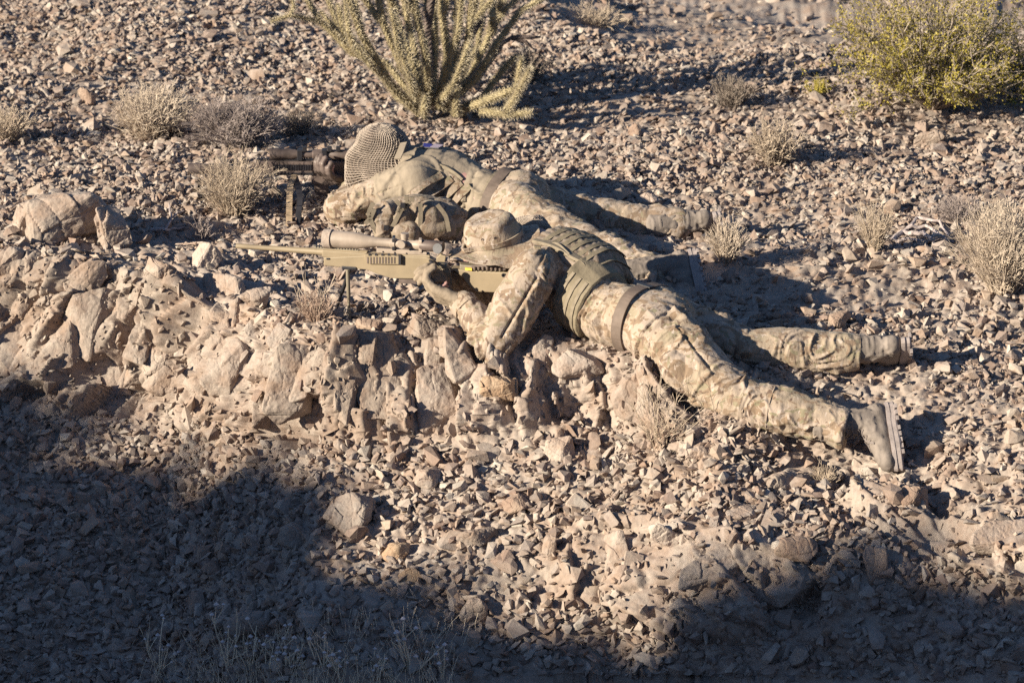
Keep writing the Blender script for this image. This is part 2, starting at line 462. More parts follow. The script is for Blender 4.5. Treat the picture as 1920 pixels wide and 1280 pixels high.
open_ = (1-frk*.93)*(1-.94*sstep(0, .5, ycut-ycr))
sets = []
# (count, weight, size range, power)
sets.append((26000, open_*patchy*(ycut < 16.5)*1.0, .012, .026, 1.6))
sets.append((22000, open_*patchy*(ycut < 21), .022, .045, 1.8))
sets.append((26000, open_*patchy*(ycut >= 15.0)*(ycut < 21), .026, .055, 1.8))
sets.append((900, patchy**2*(ycut >= 20.0), .03, .14, 2.6))
sets.append((9000, open_*patchy*(ycut >= 17.5)*(ycut < 21.5), .03, .07, 1.6))
sets.append((4600, open_*patchy*(ycut < 17.5), .045, .085, 1.7))
sets.append((2600, open_*patchy*(ycut >= 16.0)*(ycut < 22), .045, .085, 2.4))
sets.append((50, open_*(ycut >= 15.5)*(ycut < 21), .09, .14, 1.6))
sets.append((32000, open_*patchy*(ycut >= 15.0)*(ycut < 20.5), .014, .032, 1.4))
talus = sstep(-10, 40, PY-foot_py).ravel()[fq[:,0]]
sets.append((5200, open_*talus, .03, .07, 1.5))
pts, rots, scl, ids = [], [], [], []
def keep_off(p):
    """clear of the two people and what they carry"""
    return np.zeros(len(p), bool)
from_mathutils = Matrix
for n, wt, s0, s1, pw in sets:
    p, nn, f = sample(n, wt)
    s = s0+(s1-s0)*nrng.random(n)**pw
    pts.append(p+nn*(s*.16)[:,None]); scl.append(s)
    # tilt: follow the ground loosely, random heading
    r = np.stack([nrng.normal(0,.45,n)-np.arcsin(np.clip(nn[:,1],-1,1))*.7, nrng.normal(0,.45,n)+np.arcsin(np.clip(nn[:,0],-1,1))*.7, nrng.random(n)*6.283], 1)
    rots.append(r); ids.append(nrng.integers(0, 28, n))
NPEB = sum(len(x) for x in pts)
for n, s0, s1, pw in ((110, .05, .12, 1.4), (2600, .012, .04, 1.6)):
    p, nn, f = sample(n, np.clip(frk, 0, 1)**2)
    s = s0+(s1-s0)*nrng.random(n)**pw
    ln = np.interp(fpx[f], [0, 450, 700, 1100, 1300, 1920], [.6, .45, .05, -.05, -.5, -.6])
    pts.append(p-nn*(s*(.10 if s1 > .1 else -.05))[:,None]); scl.append(s)
    rots.append(np.stack([nrng.normal(0,.35,n), -1.45+ln+nrng.normal(0,.3,n), nrng.normal(0,.5,n)], 1)); ids.append(nrng.integers(0, 28, n))
pts = np.concatenate(pts); rots = np.concatenate(rots); scl = np.concatenate(scl); ids = np.concatenate(ids)
def cloud(name, lo, hi, parent):
    me = bpy.data.meshes.new(name); me.vertices.add(hi-lo); me.vertices.foreach_set('co', (pts[lo:hi]-np.array([0,14,0])).astype(np.float32).ravel())
    a = me.attributes.new('rot', 'FLOAT_VECTOR', 'POINT'); a.data.foreach_set('vector', rots[lo:hi].astype(np.float32).ravel())
    a = me.attributes.new('scl', 'FLOAT', 'POINT'); a.data.foreach_set('value', scl[lo:hi].astype(np.float32))
    a = me.attributes.new('pick', 'INT', 'POINT'); a.data.foreach_set('value', ids[lo:hi].astype(np.int32))
    o = bpy.data.objects.new(name, me); COL.objects.link(o); o.parent = parent; o.location = (0,0,0); o['kind'] = 'stuff'; return o
peb = cloud('pebbles', 0, NPEB, ground); chips = cloud('rock_chips', NPEB, len(pts), bank)
def scatter(src):
    gn = bpy.data.node_groups.new('scatter_pebbles', 'GeometryNodeTree')
    gn.interface.new_socket('Geometry', in_out='INPUT', socket_type='NodeSocketGeometry'); gn.interface.new_socket('Geometry', in_out='OUTPUT', socket_type='NodeSocketGeometry')
    gi = gn.nodes.new('NodeGroupInput'); go = gn.nodes.new('NodeGroupOutput'); iop = gn.nodes.new('GeometryNodeInstanceOnPoints')
    ci = gn.nodes.new('GeometryNodeCollectionInfo'); ci.inputs['Collection'].default_value = src; ci.inputs['Separate Children'].default_value = True; ci.inputs['Reset Children'].default_value = True
    def nattr(nm, typ):
        n = gn.nodes.new('GeometryNodeInputNamedAttribute'); n.data_type = typ; n.inputs['Name'].default_value = nm; return n.outputs['Attribute']
    e2r = gn.nodes.new('FunctionNodeEulerToRotation')
    gn.links.new(gi.outputs[0], iop.inputs['Points']); gn.links.new(ci.outputs[0], iop.inputs['Instance']); iop.inputs['Pick Instance'].default_value = True
    gn.links.new(nattr('pick', 'INT'), iop.inputs['Instance Index']); gn.links.new(nattr('rot', 'FLOAT_VECTOR'), e2r.inputs[0]); gn.links.new(e2r.outputs[0], iop.inputs['Rotation'])
    gn.links.new(nattr('scl', 'FLOAT'), iop.inputs['Scale']); gn.links.new(iop.outputs[0], go.inputs[0])
    return gn
for o, src in ((peb, PEB), (chips, CHP)): o.modifiers.new('scatter', 'NODES').node_group = scatter(src)
# ------------------------------------------------------------ stones that can be picked apart: parts of the ground and of the bank
GB = bpy.context.evaluated_depsgraph_get()
def surf_bvh(objs):
    Vs, Fs, k = [], [], 0
    for o in objs:
        c = np.array(world_of(o)); V = np.empty(len(o.data.vertices)*3, np.float32); o.data.vertices.foreach_get('co', V); V = V.reshape(-1,3)+c
        f = np.empty(len(o.data.loops), np.int32); o.data.loops.foreach_get('vertex_index', f)
        m = (V[:,1] > 9)
        Fs.append(f.reshape(-1,4)+k); Vs.append(V); k += len(V)
    V = np.concatenate(Vs); Fq = np.concatenate(Fs)
    cx = V[Fq[:,0]]; s = 960+F*cx[:,0]/(cx[:,1]*math.cos(PITCH)+(H-cx[:,2])*math.sin(PITCH))
    ok = (cx[:,1] > 10) & (cx[:,1] < 27) & (s > -300) & (s < 2250)
    Fq = Fq[ok]; used, invx = np.unique(Fq, return_inverse=True)
    return BVHTree.FromPolygons(V[used].tolist(), invx.reshape(-1,4).tolist())
SURF = surf_bvh([bank, ground])
def drop(x, y):
    h = SURF.ray_cast(Vector((x, y, 3.0)), Vector((0,0,-1)))
    return h[0].z if h[0] else ground_z(x, y)
def see(px, py):
    """first thing of the ground in the line of sight"""
    a = P(px, py, 9.0); d = (P(px, py, 12.0)-a).normalized()
    h = SURF.ray_cast(a, d)
    return (h[0], h[1]) if h[0] else (G(px, py), Vector((0,0,1)))
def rocklike(parent, name, me, c, size, rot, sink=.25):
    o = bpy.data.objects.new(name, me); COL.objects.link(o)
    ORG[o.name] = Vector(c)
    o.scale = (size,)*3 if isinstance(size, (int, float)) else size
    o.rotation_euler = rot
    if parent: o.parent = parent; o.location = Vector(c)-world_of(parent)
    else: o.location = Vector(c)
    return o
BODYZONES = [  # (px0, py0, px1, py1) rectangles of the photograph kept free of big loose stones
 (590,440,1000,530),(780,470,1100,660),(1000,440,1260,640),(1200,560,1400,760),(1340,610,1690,700),(1300,700,1680,850),
 (600,230,960,420),(880,350,1310,450),(1060,430,1310,560),(680,370,880,470),(480,290,660,350)]
def inzone(a, b): return any(x0 < a < x1 and y0 < b < y1 for x0, y0, x1, y1 in BODYZONES)
cnt = 0; tries = 0
rng2 = random.Random(21)
taken = []
while cnt < 292 and tries < 20000:
    tries += 1
    zone = rng2.random()
    if zone < .50: a, b = rng2.uniform(0, 1920), rng2.uniform(820, 1270)
    elif zone < .72: a, b = rng2.uniform(380, 1300), rng2.uniform(560, 700)
    elif zone < .86: a, b = rng2.uniform(0, 1920), rng2.uniform(330, 560)
    else: a, b = rng2.uniform(0, 1920), rng2.uniform(210, 400)
    foot = np.interp(a, [0,300,600,900,1150,1350,1600,1920], [790,830,850,840,820,800,905,905]); brow = np.interp(a, [0,300,600,900,1150,1350,1600,1920], [440,500,640,660,660,700,880,880])
    if brow < b < foot or inzone(a, b): continue
    if ((a-1290)/250)**2+((b-1090)/95)**2 < 1 or ((a-1800)/220)**2+((b-1010)/60)**2 < 1: continue
    if any((a-u)**2+((b-v)*1.5)**2 < 24**2 for u, v in taken): continue
    p, nn = see(a, b); s = .05+.075*rng2.random()**1.8
    if b < 560: s *= .9
    me_ = rng2.choice(STONE_MESH)
    heading = rng2.uniform(0, 6.283)
    o = rocklike(bank if b > brow else ground, 'stone', me_, p+Vector((0,0,s*.13)), s, (rng2.gauss(0,.35)+(.35 if b > foot else 0), rng2.gauss(0,.4), heading))
    taken.append((a, b)); cnt += 1

# slabs of bedrock standing out of the bank (parts of it)
SLABS = [(35,600,70,190,.42),(110,660,60,120,.45),(165,590,70,130,.5),(262,590,70,150,.5),(205,700,90,110,.5),
 (320,690,80,100,.55),(455,690,70,120,.3),(545,720,80,130,.15),(628,735,60,120,.06),(705,705,84,150,.02),
 (838,765,96,140,.02),(1035,735,110,120,-.05),(1140,720,80,120,-.3),(1235,775,54,110,-.5),(1010,665,90,50,0),(1085,680,80,50,-.2),(430,605,70,60,.5),(388,720,70,90,.4),
 (1330,1060,120,60,-.5),(1150,1050,60,90,-.2),(1480,1090,80,60,-.6),(1880,1010,90,70,-.6)]
rb = random.Random(31)
for k in range(46):     # blocks broken out along the brow and down the face
    a_ = rb.uniform(0, 1230); t_ = rb.random()**1.3
    e_ = np.interp(a_, [0,300,450,600,900,1150,1350], [465,520,590,632,655,668,720]); f_ = np.interp(a_, [0,300,600,900,1150,1350], [750,805,815,812,800,770])
    sz = rb.uniform(22, 58)
    SLABS.append((a_, e_+8+(f_-e_-50)*t_, sz, sz*rb.uniform(1.0,1.9), float(np.interp(a_, [0,450,700,1150,1300], [.5,.4,.05,-.15,-.45]))+rb.uniform(-.2,.2)))
bx = Vector((0, -.62, .78))
for i, (a, b, w_, h_, ln) in enumerate(SLABS):
    p, nn = see(a, b)
    sc_ = F/ (p.y*math.cos(PITCH)+(H-p.z)*math.sin(PITCH))
    W, L = w_/sc_*1.35, h_/sc_*1.3
    me_ = fine_rock('rock_slab', 700+i, (W, .45*W+.035, L), M_ground, 5 if i < 22 else 4, .011 if i < 22 else .016, 12, .85, .25)
    up = Vector((math.sin(ln), .42, math.cos(ln))).normalized()          # along the slab, leaning back with the bank
    out = Vector((rng2.uniform(-.25,.25), -1, .45)); out = (out-up*out.dot(up)).normalized()
    sx = out.cross(up).normalized()*-1
    R_ = Matrix((sx, -out, up)).transposed()
    if R_.determinant() < 0: R_ = Matrix((-sx, -out, up)).transposed()
    o = rocklike(bank, 'rock_slab', me_, p-out*((.20 if i < 22 else .24)*W), 1.0, R_.to_euler())

# large rocks, each a thing of its own: (px, py of the middle, width and height in pixels, roll, look, label)
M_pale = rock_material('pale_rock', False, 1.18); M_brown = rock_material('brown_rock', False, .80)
def warm(name, c0, c1):
    m, nt_, b_ = mat_new(name); g_ = N(nt_, 'ShaderNodeNewGeometry')
    n1 = noise(nt_, 14, 6, .65, g_.outputs['Position']); c = ramp(nt_, n1, [(.35, c0), (.62, c1)])
    f_ = ramp(nt_, noise(nt_, 80, 5, .7, g_.outputs['Position']), [(.3, (.7,)*3), (.6, (1.05,)*3)]); c = mix(nt_, .8, c, f_, 'MULTIPLY')
    nt_.links.new(c, b_.inputs['Base Color']); b_.inputs['Roughness'].default_value = .9; bump(nt_, b_, noise(nt_, 50, 7, .7, g_.outputs['Position']), .5, .01); return m
M_orange = warm('ochre_rock', (.34,.215,.14), (.40,.29,.21))
M_red = warm('reddish_rock', (.25,.165,.13), (.34,.25,.20))
HERO = [
 (128,412,165,125,.1,M_ground,'big rounded tan boulder on the left brow of the bank','boulder'),
 (218,425,70,120,.45,M_ground,'leaning tan slab right against the big boulder at the left','rock'),
 (50,415,60,95,-.2,M_pale,'pale notched rock left of the big rounded boulder','rock'),
 (372,482,92,66,.1,M_pale,'pale pentagonal rock at the end of the front rifle barrel','rock'),
 (300,497,62,48,-.1,M_pale,'squarish pale rock left of the pentagonal one near the brow','rock'),
 (418,536,108,52,.05,M_ground,'wide angular rock half in shade below the pentagonal rock','rock'),
 (292,668,56,54,.3,M_pale,'small pale diamond-shaped rock stuck on the left bank','rock'),
 (935,722,74,62,.2,M_orange,'ochre tan egg-shaped rock lodged below the elbow of the front soldier','rock'),
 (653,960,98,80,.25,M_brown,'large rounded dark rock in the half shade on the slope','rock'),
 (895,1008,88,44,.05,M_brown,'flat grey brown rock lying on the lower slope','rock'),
 (1030,1026,38,62,-.1,M_ground,'upright tan rock right of the flat grey brown one','rock'),
 (887,1143,60,56,.1,M_ground,'round lit rock near the bottom beside the deep shadow','rock'),
 (772,1078,44,32,.1,M_orange,'small orange rock glowing at the edge of the shadow','rock'),
 (748,1032,58,46,-.3,M_orange,'brown oval rock just above the small orange one','rock'),
 (1218,374,48,34,.0,M_pale,'white rock behind the boot of the rear soldier','rock'),
 (1045,842,66,66,.3,M_pale,'large pale angular rock at the foot of the bank','rock'),
 (806,897,66,54,.2,M_ground,'blocky two-toned rock on the slope below the bank','rock'),
 (1716,930,66,46,.1,M_red,'squared reddish block below the near boot of the front soldier','rock'),
 (1258,1000,90,40,-.35,M_pale,'long pale slab lying aslant on the lower right slope','rock'),
 (1577,602,52,40,.1,M_red,'pinkish boulder behind the far leg of the front soldier','rock'),
 (1495,1035,84,72,.1,M_red,'big brown block in the lower right slope','rock'),
 (1636,1055,56,80,-.3,M_red,'slanting brown slab right of the big brown block','rock'),
 (1190,247,24,40,.2,M_red,'small upright pointed stone behind the rear soldier','rock'),
 (797,612,74,58,.05,M_ground,'cube-like rock on the brow left of the elbow of the front soldier','rock'),
 (845,636,60,64,.15,M_ground,'brownish rock leaning on the cube-like rock at the elbow','rock'),
 (972,948,56,48,.3,M_red,'triangular brown rock in the middle of the slope','rock'),
 (1318,850,66,34,-.4,M_pale,'pale elongated rock below the near shin of the front soldier','rock'),
 (160,182,38,40,-.3,M_red,'pinkish pointed stone left of the pale brush','rock'),
 (690,612,60,44,.1,M_red,'rounded tan rock right of the reddish dry tuft','rock'),
 (1750,262,70,40,.1,M_ground,'low hollow rock in front of the green bush','rock'),
 (1460,905,80,46,.15,M_ground,'tan wedge rock among the rubble below the near shin','rock'),
 (1395,958,70,40,.1,M_ground,'rounded tan rock below the wedge rock','rock'),
 (480,560,70,40,.2,M_ground,'angular rock in the shade below the rifle barrel','rock'),
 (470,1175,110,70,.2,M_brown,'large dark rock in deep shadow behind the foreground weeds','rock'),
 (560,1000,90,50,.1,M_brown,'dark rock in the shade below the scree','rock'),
]
rr = random.Random(5)
for i, (a, b, w_, h_, roll, m_, lab, cat) in enumerate(HERO):
    p, nn = see(a, b+h_*.30)
    sc_ = F/(p.y*math.cos(PITCH)+(H-p.z)*math.sin(PITCH)); W, Hh = w_/sc_*1.12, h_/sc_*1.15
    dpt = .75*min(W, Hh*1.4)
    me_ = fine_rock(cat, 900+i, (W, dpt, Hh), m_, 5, .014, 14, .6)
    z0 = (p.z+Hh*.16)
    tag(rocklike(None, cat, me_, Vector((p.x, p.y+dpt*.18, z0)), 1.0, (rr.uniform(-.3,.0), -roll, rr.uniform(-.5,.5))), lab, cat)

# ------------------------------------------------------------ plants
class TB:
    """collects thin tubes"""
    def __init__(s): s.V = []; s.F = []
    def tube(s, pts, r0, r1, sides=3):
        k = len(s.V); n = len(pts)
        for i, p in enumerate(pts):
            d = (pts[min(i+1, n-1)]-pts[max(i-1, 0)])
            d = d.normalized() if d.length > 1e-9 else Vector((0,0,1))
            a = d.cross(Vector((.31,.92,.17))).normalized(); b = d.cross(a)
            r = r0+(r1-r0)*i/max(1, n-1)
            for j in range(sides):
                t = j*2*math.pi/sides; s.V.append(p+a*(r*math.cos(t))+b*(r*math.sin(t)))
        for i in range(n-1):
            for j in range(sides):
                j2 = (j+1) % sides; s.F.append((k+i*sides+j, k+i*sides+j2, k+(i+1)*sides+j2, k+(i+1)*sides+j))
        s.F.append(tuple(k+(n-1)*sides+j for j in range(sides)))
    def leaf(s, p, d, u, l, w):
        k = len(s.V); s.V += [p-u*w*.5, p+u*w*.5, p+d*l+u*w*.35, p+d*l-u*w*.35]; s.F.append((k, k+1, k+2, k+3))
    def spike(s, p, d, l, r):
        k = len(s.V); a = d.cross(Vector((.3,.9,.2))).normalized(); b = d.cross(a)
        s.V += [p+a*r, p-a*r*.5+b*r*.87, p-a*r*.5-b*r*.87, p+d*l]; s.F += [(k, k+1, k+3), (k+1, k+2, k+3), (k+2, k, k+3)]
    def blob(s, p, r, n=6):
        k = len(s.V)
        dirs = [Vector((0,0,1))]+[Vector((math.cos(t*2*math.pi/n), math.sin(t*2*math.pi/n), .1)) for t in range(n)]+[Vector((0,0,-1))]
        s.V += [p+d*r for d in dirs]
        for t in range(n):
            t2 = (t+1) % n; s.F += [(k, k+1+t, k+1+t2), (k+n+1, k+1+t2, k+1+t)]
    def done(s, name, mat, parent, **kw): return put(name, np.array([v[:] for v in s.V]), s.F, mat, parent, **kw)
def walk(p, d, length, n, rg, wob, droop=0.0):
    pts = [p.copy()]; d = d.normalized(); st = length/n
    for i in range(n):
        d = (d+Vector((rg.gauss(0,wob), rg.gauss(0,wob), rg.gauss(0,wob)-droop))).normalized()
        pts.append(pts[-1]+d*st)
    return pts
M_straw = plain('dry_straw', (.38,.31,.20), .8, .2, 25)
M_grey = plain('grey_twigs', (.27,.225,.175), .85, .2, 25)
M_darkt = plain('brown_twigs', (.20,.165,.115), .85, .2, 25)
M_redt = plain('reddish_straw', (.38,.28,.185), .85, .2, 25)
M_pstraw = plain('pale_straw', (.45,.375,.25), .8, .15, 25)
M_leaf = plain('creosote_leaf', (.30,.25,.032), .55, .3, 8, 0, 0, 0)
M_stem = plain('creosote_stem', (.30,.25,.17), .8, .2, 25)
M_seed = plain('seed_head', (.62,.56,.46), .9, .15, 25)
def shrub(name, label, cat, px, py, hpx, wpx, n, mat, seed, fork=3, thick=.0016, stiff=.10, upr=1.0, group=None, parts=('stems',), sub=2, flat=1.0):
    rg = random.Random(seed); base = see(px, py)[0].copy(); base.z -= .01
    sc_ = F/(base.y*math.cos(PITCH)+(H-base.z)*math.sin(PITCH)); Hh, Wd = hpx/sc_, wpx/sc_*.5
    t = root(name, base, label, cat, group); tb = TB(); tw = TB()
    for i in range(n):
        ang = rg.uniform(0, 6.283); rad = math.sqrt(rg.random())
        tip = Vector((math.cos(ang)*rad*Wd, math.sin(ang)*rad*Wd*flat, Hh*(1.08-.45*rad**2)*rg.uniform(.65,1.05)))
        st = base+Vector((math.cos(ang)*rad*Wd*.22, math.sin(ang)*rad*Wd*.22, 0))
        d = (base+tip-st); L = d.length
        d0 = (d.normalized()*upr+Vector((0,0,.35*(1 if upr else 0)))).normalized()
        pts = walk(st, d0, L, 5, rg, stiff, .05)
        tb.tube(pts, thick*1.3, thick*.6)
        for f in range(fork):
            k = rg.randint(1, 4); dd = (pts[k+1]-pts[k]).normalized()
            dd = (dd+Vector((rg.gauss(0,.6), rg.gauss(0,.6), rg.gauss(.1,.5)))).normalized()
            q = walk(pts[k], dd, L*rg.uniform(.18,.42), 3, rg, stiff*1.6, .0)
            tw.tube(q, thick*.8, thick*.4)
            for g_ in range(sub):
                d2 = (q[2]-q[1]).normalized()+Vector((rg.gauss(0,.7), rg.gauss(0,.7), rg.gauss(.1,.5)))
                tw.tube(walk(q[rg.randint(1,2)], d2, L*rg.uniform(.07,.18), 2, rg, .2), thick*.6, thick*.3)
    tb.done('stems', mat, t)['kind'] = 'stuff'
    if tw.V: tw.done('twigs', mat, t)['kind'] = 'stuff'
    return t
shrub('dry_shrub','pale straw-coloured rounded brush left of the grey brush','shrub',290,262,105,200,210,M_pstraw,1,5,.0022,.16,.7,sub=3)
shrub('dry_shrub','grey brown twiggy brush between the pale brush and the rear rifle','shrub',440,275,95,210,190,M_grey,2,5,.0022,.18,.7,sub=3)
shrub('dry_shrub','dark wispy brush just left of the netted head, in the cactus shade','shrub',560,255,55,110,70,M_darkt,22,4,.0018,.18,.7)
shrub('dry_shrub','dry twiggy shrub standing before the muzzle of the rear rifle','shrub',440,402,125,170,150,M_straw,3,4,.0017,.13,.9,sub=2)
shrub('dry_shrub','small dark twiggy sprig under the dry shrub at the rear rifle','shrub',378,452,70,60,30,M_grey,4,3,.0018,.15,.9)
shrub('grass_clump','pale dry clump at the boot of the rear soldier','grass',1362,488,85,95,130,M_pstraw,5,3,.0015,.08,1.0)
shrub('grass_clump','wispy upright dry clump left of the dead grey branch','grass',1640,468,105,95,90,M_straw,6,3,.0015,.08,1.0)
shrub('dry_shrub','large pale dry bush at the right edge beside the dead branch','shrub',1880,545,175,210,260,M_pstraw,7,4,.0018,.09,1.0,sub=3)
shrub('dry_shrub','grey green wispy brush behind the dead branch','shrub',1800,420,60,120,90,M_grey,8,4,.0016,.12,.8)
shrub('dry_shrub','sparse pale shrub with crooked twigs left of the green bush','shrub',1455,310,100,120,75,M_straw,9,5,.0022,.16,.9,sub=3)
shrub('dry_shrub','faint dry brush cut by the left edge','shrub',18,262,75,110,80,M_straw,10,4,.002,.15,.8)
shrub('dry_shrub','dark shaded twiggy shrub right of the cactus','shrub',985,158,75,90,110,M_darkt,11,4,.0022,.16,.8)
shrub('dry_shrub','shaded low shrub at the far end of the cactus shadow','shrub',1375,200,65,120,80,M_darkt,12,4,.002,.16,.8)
shrub('grass_tuft','reddish dry tuft with long stalks below the front rifle barrel','grass',592,600,62,95,120,M_redt,13,2,.0013,.09,.9)
shrub('weed','long bare forked stalks rising beside the reddish tuft','weed',585,598,125,120,7,M_pstraw,14,3,.0016,.06,.9,sub=1)
shrub('weed','sparse thorny sprawling weed on the bank below the belt of the front soldier','weed',1240,832,150,170,26,M_straw,15,4,.0013,.14,.8,sub=2)
shrub('grass_tuft','small dry tuft in the rubble below the near boot','grass',1545,908,50,80,50,M_straw,16,2,.0013,.12,.7)
shrub('weed','tiny green sprig by the cactus shade at the upper right','weed',1535,180,40,60,40,M_leaf,17,4,.0018,.16,.8)
shrub('dry_shrub','faint dry brush at the upper middle behind the cactus','shrub',1120,50,40,150,80,M_straw,18,4,.002,.16,.8)

# cholla-like cactus
M_cact = plain('cactus_skin', (.29,.245,.12), .7, .25, 20, 0, .5, .004)
M_cact2 = plain('cactus_dead_skin', (.13,.10,.075), .8, .25, 20, 0, .5, .004)
M_spine = plain('cactus_spine', (.46,.40,.24), .6, .15, 20)
cb = G(800, 218); cb.z = drop(cb.x, cb.y)
cactus = root('cactus', cb, 'tall many-armed spiny cactus behind the rear soldier, cut by the top edge', 'cactus')
csc = F/(cb.y*math.cos(PITCH)+(H-cb.z)*math.sin(PITCH))
def cactus_arm(pts, r, mat, seed, spines=True, nm='arm'):
    rg = random.Random(seed)
    # resample
    P_ = []; 
    for i in range(len(pts)-1):
        n = max(2, int((pts[i+1]-pts[i]).length/.012))
        for k in range(n): P_.append(pts[i].lerp(pts[i+1], k/n))
    P_.append(pts[-1]); n = len(P_); sides = 12; V = []; Fc = []
    tb = TB()
    for i, p in enumerate(P_):
        d = (P_[min(i+1,n-1)]-P_[max(i-1,0)]).normalized(); a = d.cross(Vector((.2,.95,.1))).normalized(); b = d.cross(a)
        env = r*(1-.25*i/n)*(1 if i < n-3 else (n-i)/4+.1)
        for j in range(sides):
            t = j*2*math.pi/sides+i*.28
            rr_ = env*(1+.22*math.sin(j*math.pi*1.0)*math.cos(i*1.6)+.16*math.cos(i*1.57+ (j%2)*3.14)+rg.uniform(-.06,.06))
            q = p+a*(rr_*math.cos(t))+b*(rr_*math.sin(t)); V.append(q)
            if spines and rg.random() < .85:
                o_ = (q-p).normalized()
                for _ in range(3):
                    tb.spike(q, (o_+Vector((rg.gauss(0,.5), rg.gauss(0,.5), rg.gauss(0,.5)))+d*.3).normalized(), rg.uniform(.012,.026), .0011)
    for i in range(n-1):
        for j in range(sides):
            j2 = (j+1) % sides; Fc.append((i*sides+j, i*sides+j2, (i+1)*sides+j2, (i+1)*sides+j))
    Fc.append(tuple((n-1)*sides+j for j in range(sides)))
    o = put(nm, np.array([v[:] for v in V]), Fc, mat, cactus)
    if spines: tb.done('spines', M_spine, o)['kind'] = 'stuff'
    return o
def arm_px(pl, r, mat=None, seed=0, dy=0.0, **kw):
    n = len(pl); return cactus_arm([P(a, b, cb.y+(c if len(q)>2 else 0)) for q in pl for a, b, c in [(q+(0,))[:3]]], r, mat or M_cact, seed, **kw)
ARMS = [
 ([(795,215,0),(735,155,-.10),(680,60,-.2),(655,-20,-.3),(630,-90,-.3)],.030),([(790,205,0),(720,120,.1),(665,100,.12),(600,40,.15),(560,-30,.2)],.024),
 ([(800,200,0),(760,130,-.15),(715,40,-.2),(700,-60,-.2)],.030),([(805,200,0),(775,120,0),(740,20,.1),(720,-90,.1)],.030),
 ([(808,190,0),(800,110,-.2),(775,20,-.25),(765,-90,-.3)],.030),([(812,190,0),(812,110,.1),(800,10,.2),(795,-100,.2)],.030),
 ([(818,195,0),(835,110,-.1),(830,20,-.15),(835,-100,-.2)],.030),([(822,195,0),(850,120,.15),(855,30,.2),(870,-90,.2)],.028),
 ([(825,200,0),(865,130,-.1),(885,40,-.2),(905,-80,-.2)],.030),([(828,200,0),(880,140,.1),(920,60,.15),(950,-20,.2),(985,-90,.2)],.028),
 ([(830,205,0),(890,150,-.05),(935,80,-.1),(975,20,-.1),(1040,-15,-.1)],.024),([(850,212,0),(905,190,-.15),(950,170,-.2),(972,165,-.2)],.034),
 ([(860,205,0),(905,180,.05),(935,140,.1),(965,105,.1)],.026),([(900,205,-.1),(950,212,-.25),(995,214,-.3)],.026),
 ([(855,215,-.1),(858,185,-.12),(856,160,-.12)],.030),([(790,215,-.1),(795,195,-.15),(797,178,-.15)],.026),
 ([(735,150,-.1),(690,120,-.2),(665,85,-.2)],.022),([(600,40,.15),(545,30,.1),(510,42,.1)],.014),([(545,30,.1),(555,10,.1),(540,-30,.1)],.012),
 ([(790,210,.1),(745,180,.2),(700,110,.3),(640,60,.3),(600,-30,.3)],.024),([(760,130,-.15),(745,90,-.25),(735,20,-.3)],.022),
 ([(835,110,-.1),(860,60,-.2),(862,-20,-.2)],.022),([(885,40,-.2),(925,0,-.25),(940,-50,-.25)],.020),
 ([(780,180,-.1),(770,150,-.2),(755,100,-.25),(750,60,-.25)],.022),([(820,190,-.1),(845,160,-.2),(870,110,-.25),(880,80,-.25)],.022),
 ([(805,190,.1),(820,90,.3),(815,-50,.4)],.026),([(800,190,.1),(770,60,.35),(745,-70,.4)],.026),([(825,190,.1),(900,90,.35),(915,-50,.4)],.026),
]
rga = random.Random(8)
for k in range(16):
    src_ = rga.choice(ARMS[:14])[0]; m_ = src_[len(src_)//2]; sx_ = rga.uniform(-1, 1)+(m_[0]-810)/130
    q_ = (m_[0], m_[1], (m_[2] if len(m_) > 2 else 0))
    ARMS.append(([q_, (q_[0]+sx_*22, q_[1]-rga.uniform(25,50), q_[2]+rga.uniform(-.1,.1)), (q_[0]+sx_*38, q_[1]-rga.uniform(70,120), q_[2]+rga.uniform(-.2,.2))], rga.uniform(.018,.026)))
for i, (pl, r) in enumerate(ARMS): arm_px([(q[0]+rga.uniform(-5,5), q[1]+rga.uniform(-4,4))+tuple(q[2:]) for q in pl], r*.64, None, 50+i)
for i, (pl, r) in enumerate([([(880,150,0),(930,90,.05),(960,70,.1),(1015,70,.1)],.011),([(960,72,.1),(985,78,.1),(1000,92,.1)],.010),([(812,205,0),(805,150,.05),(800,60,.1),(815,-40,.1)],.026),
     ([(805,205,.05),(770,120,.15),(745,30,.2)],.020),([(820,205,.05),(860,110,.2),(905,30,.3)],.020),([(830,200,.0),(895,145,.1),(945,75,.15)],.022)]):
    arm_px(pl, r, M_cact2, 90+i, spines=False, nm='dead_arm')

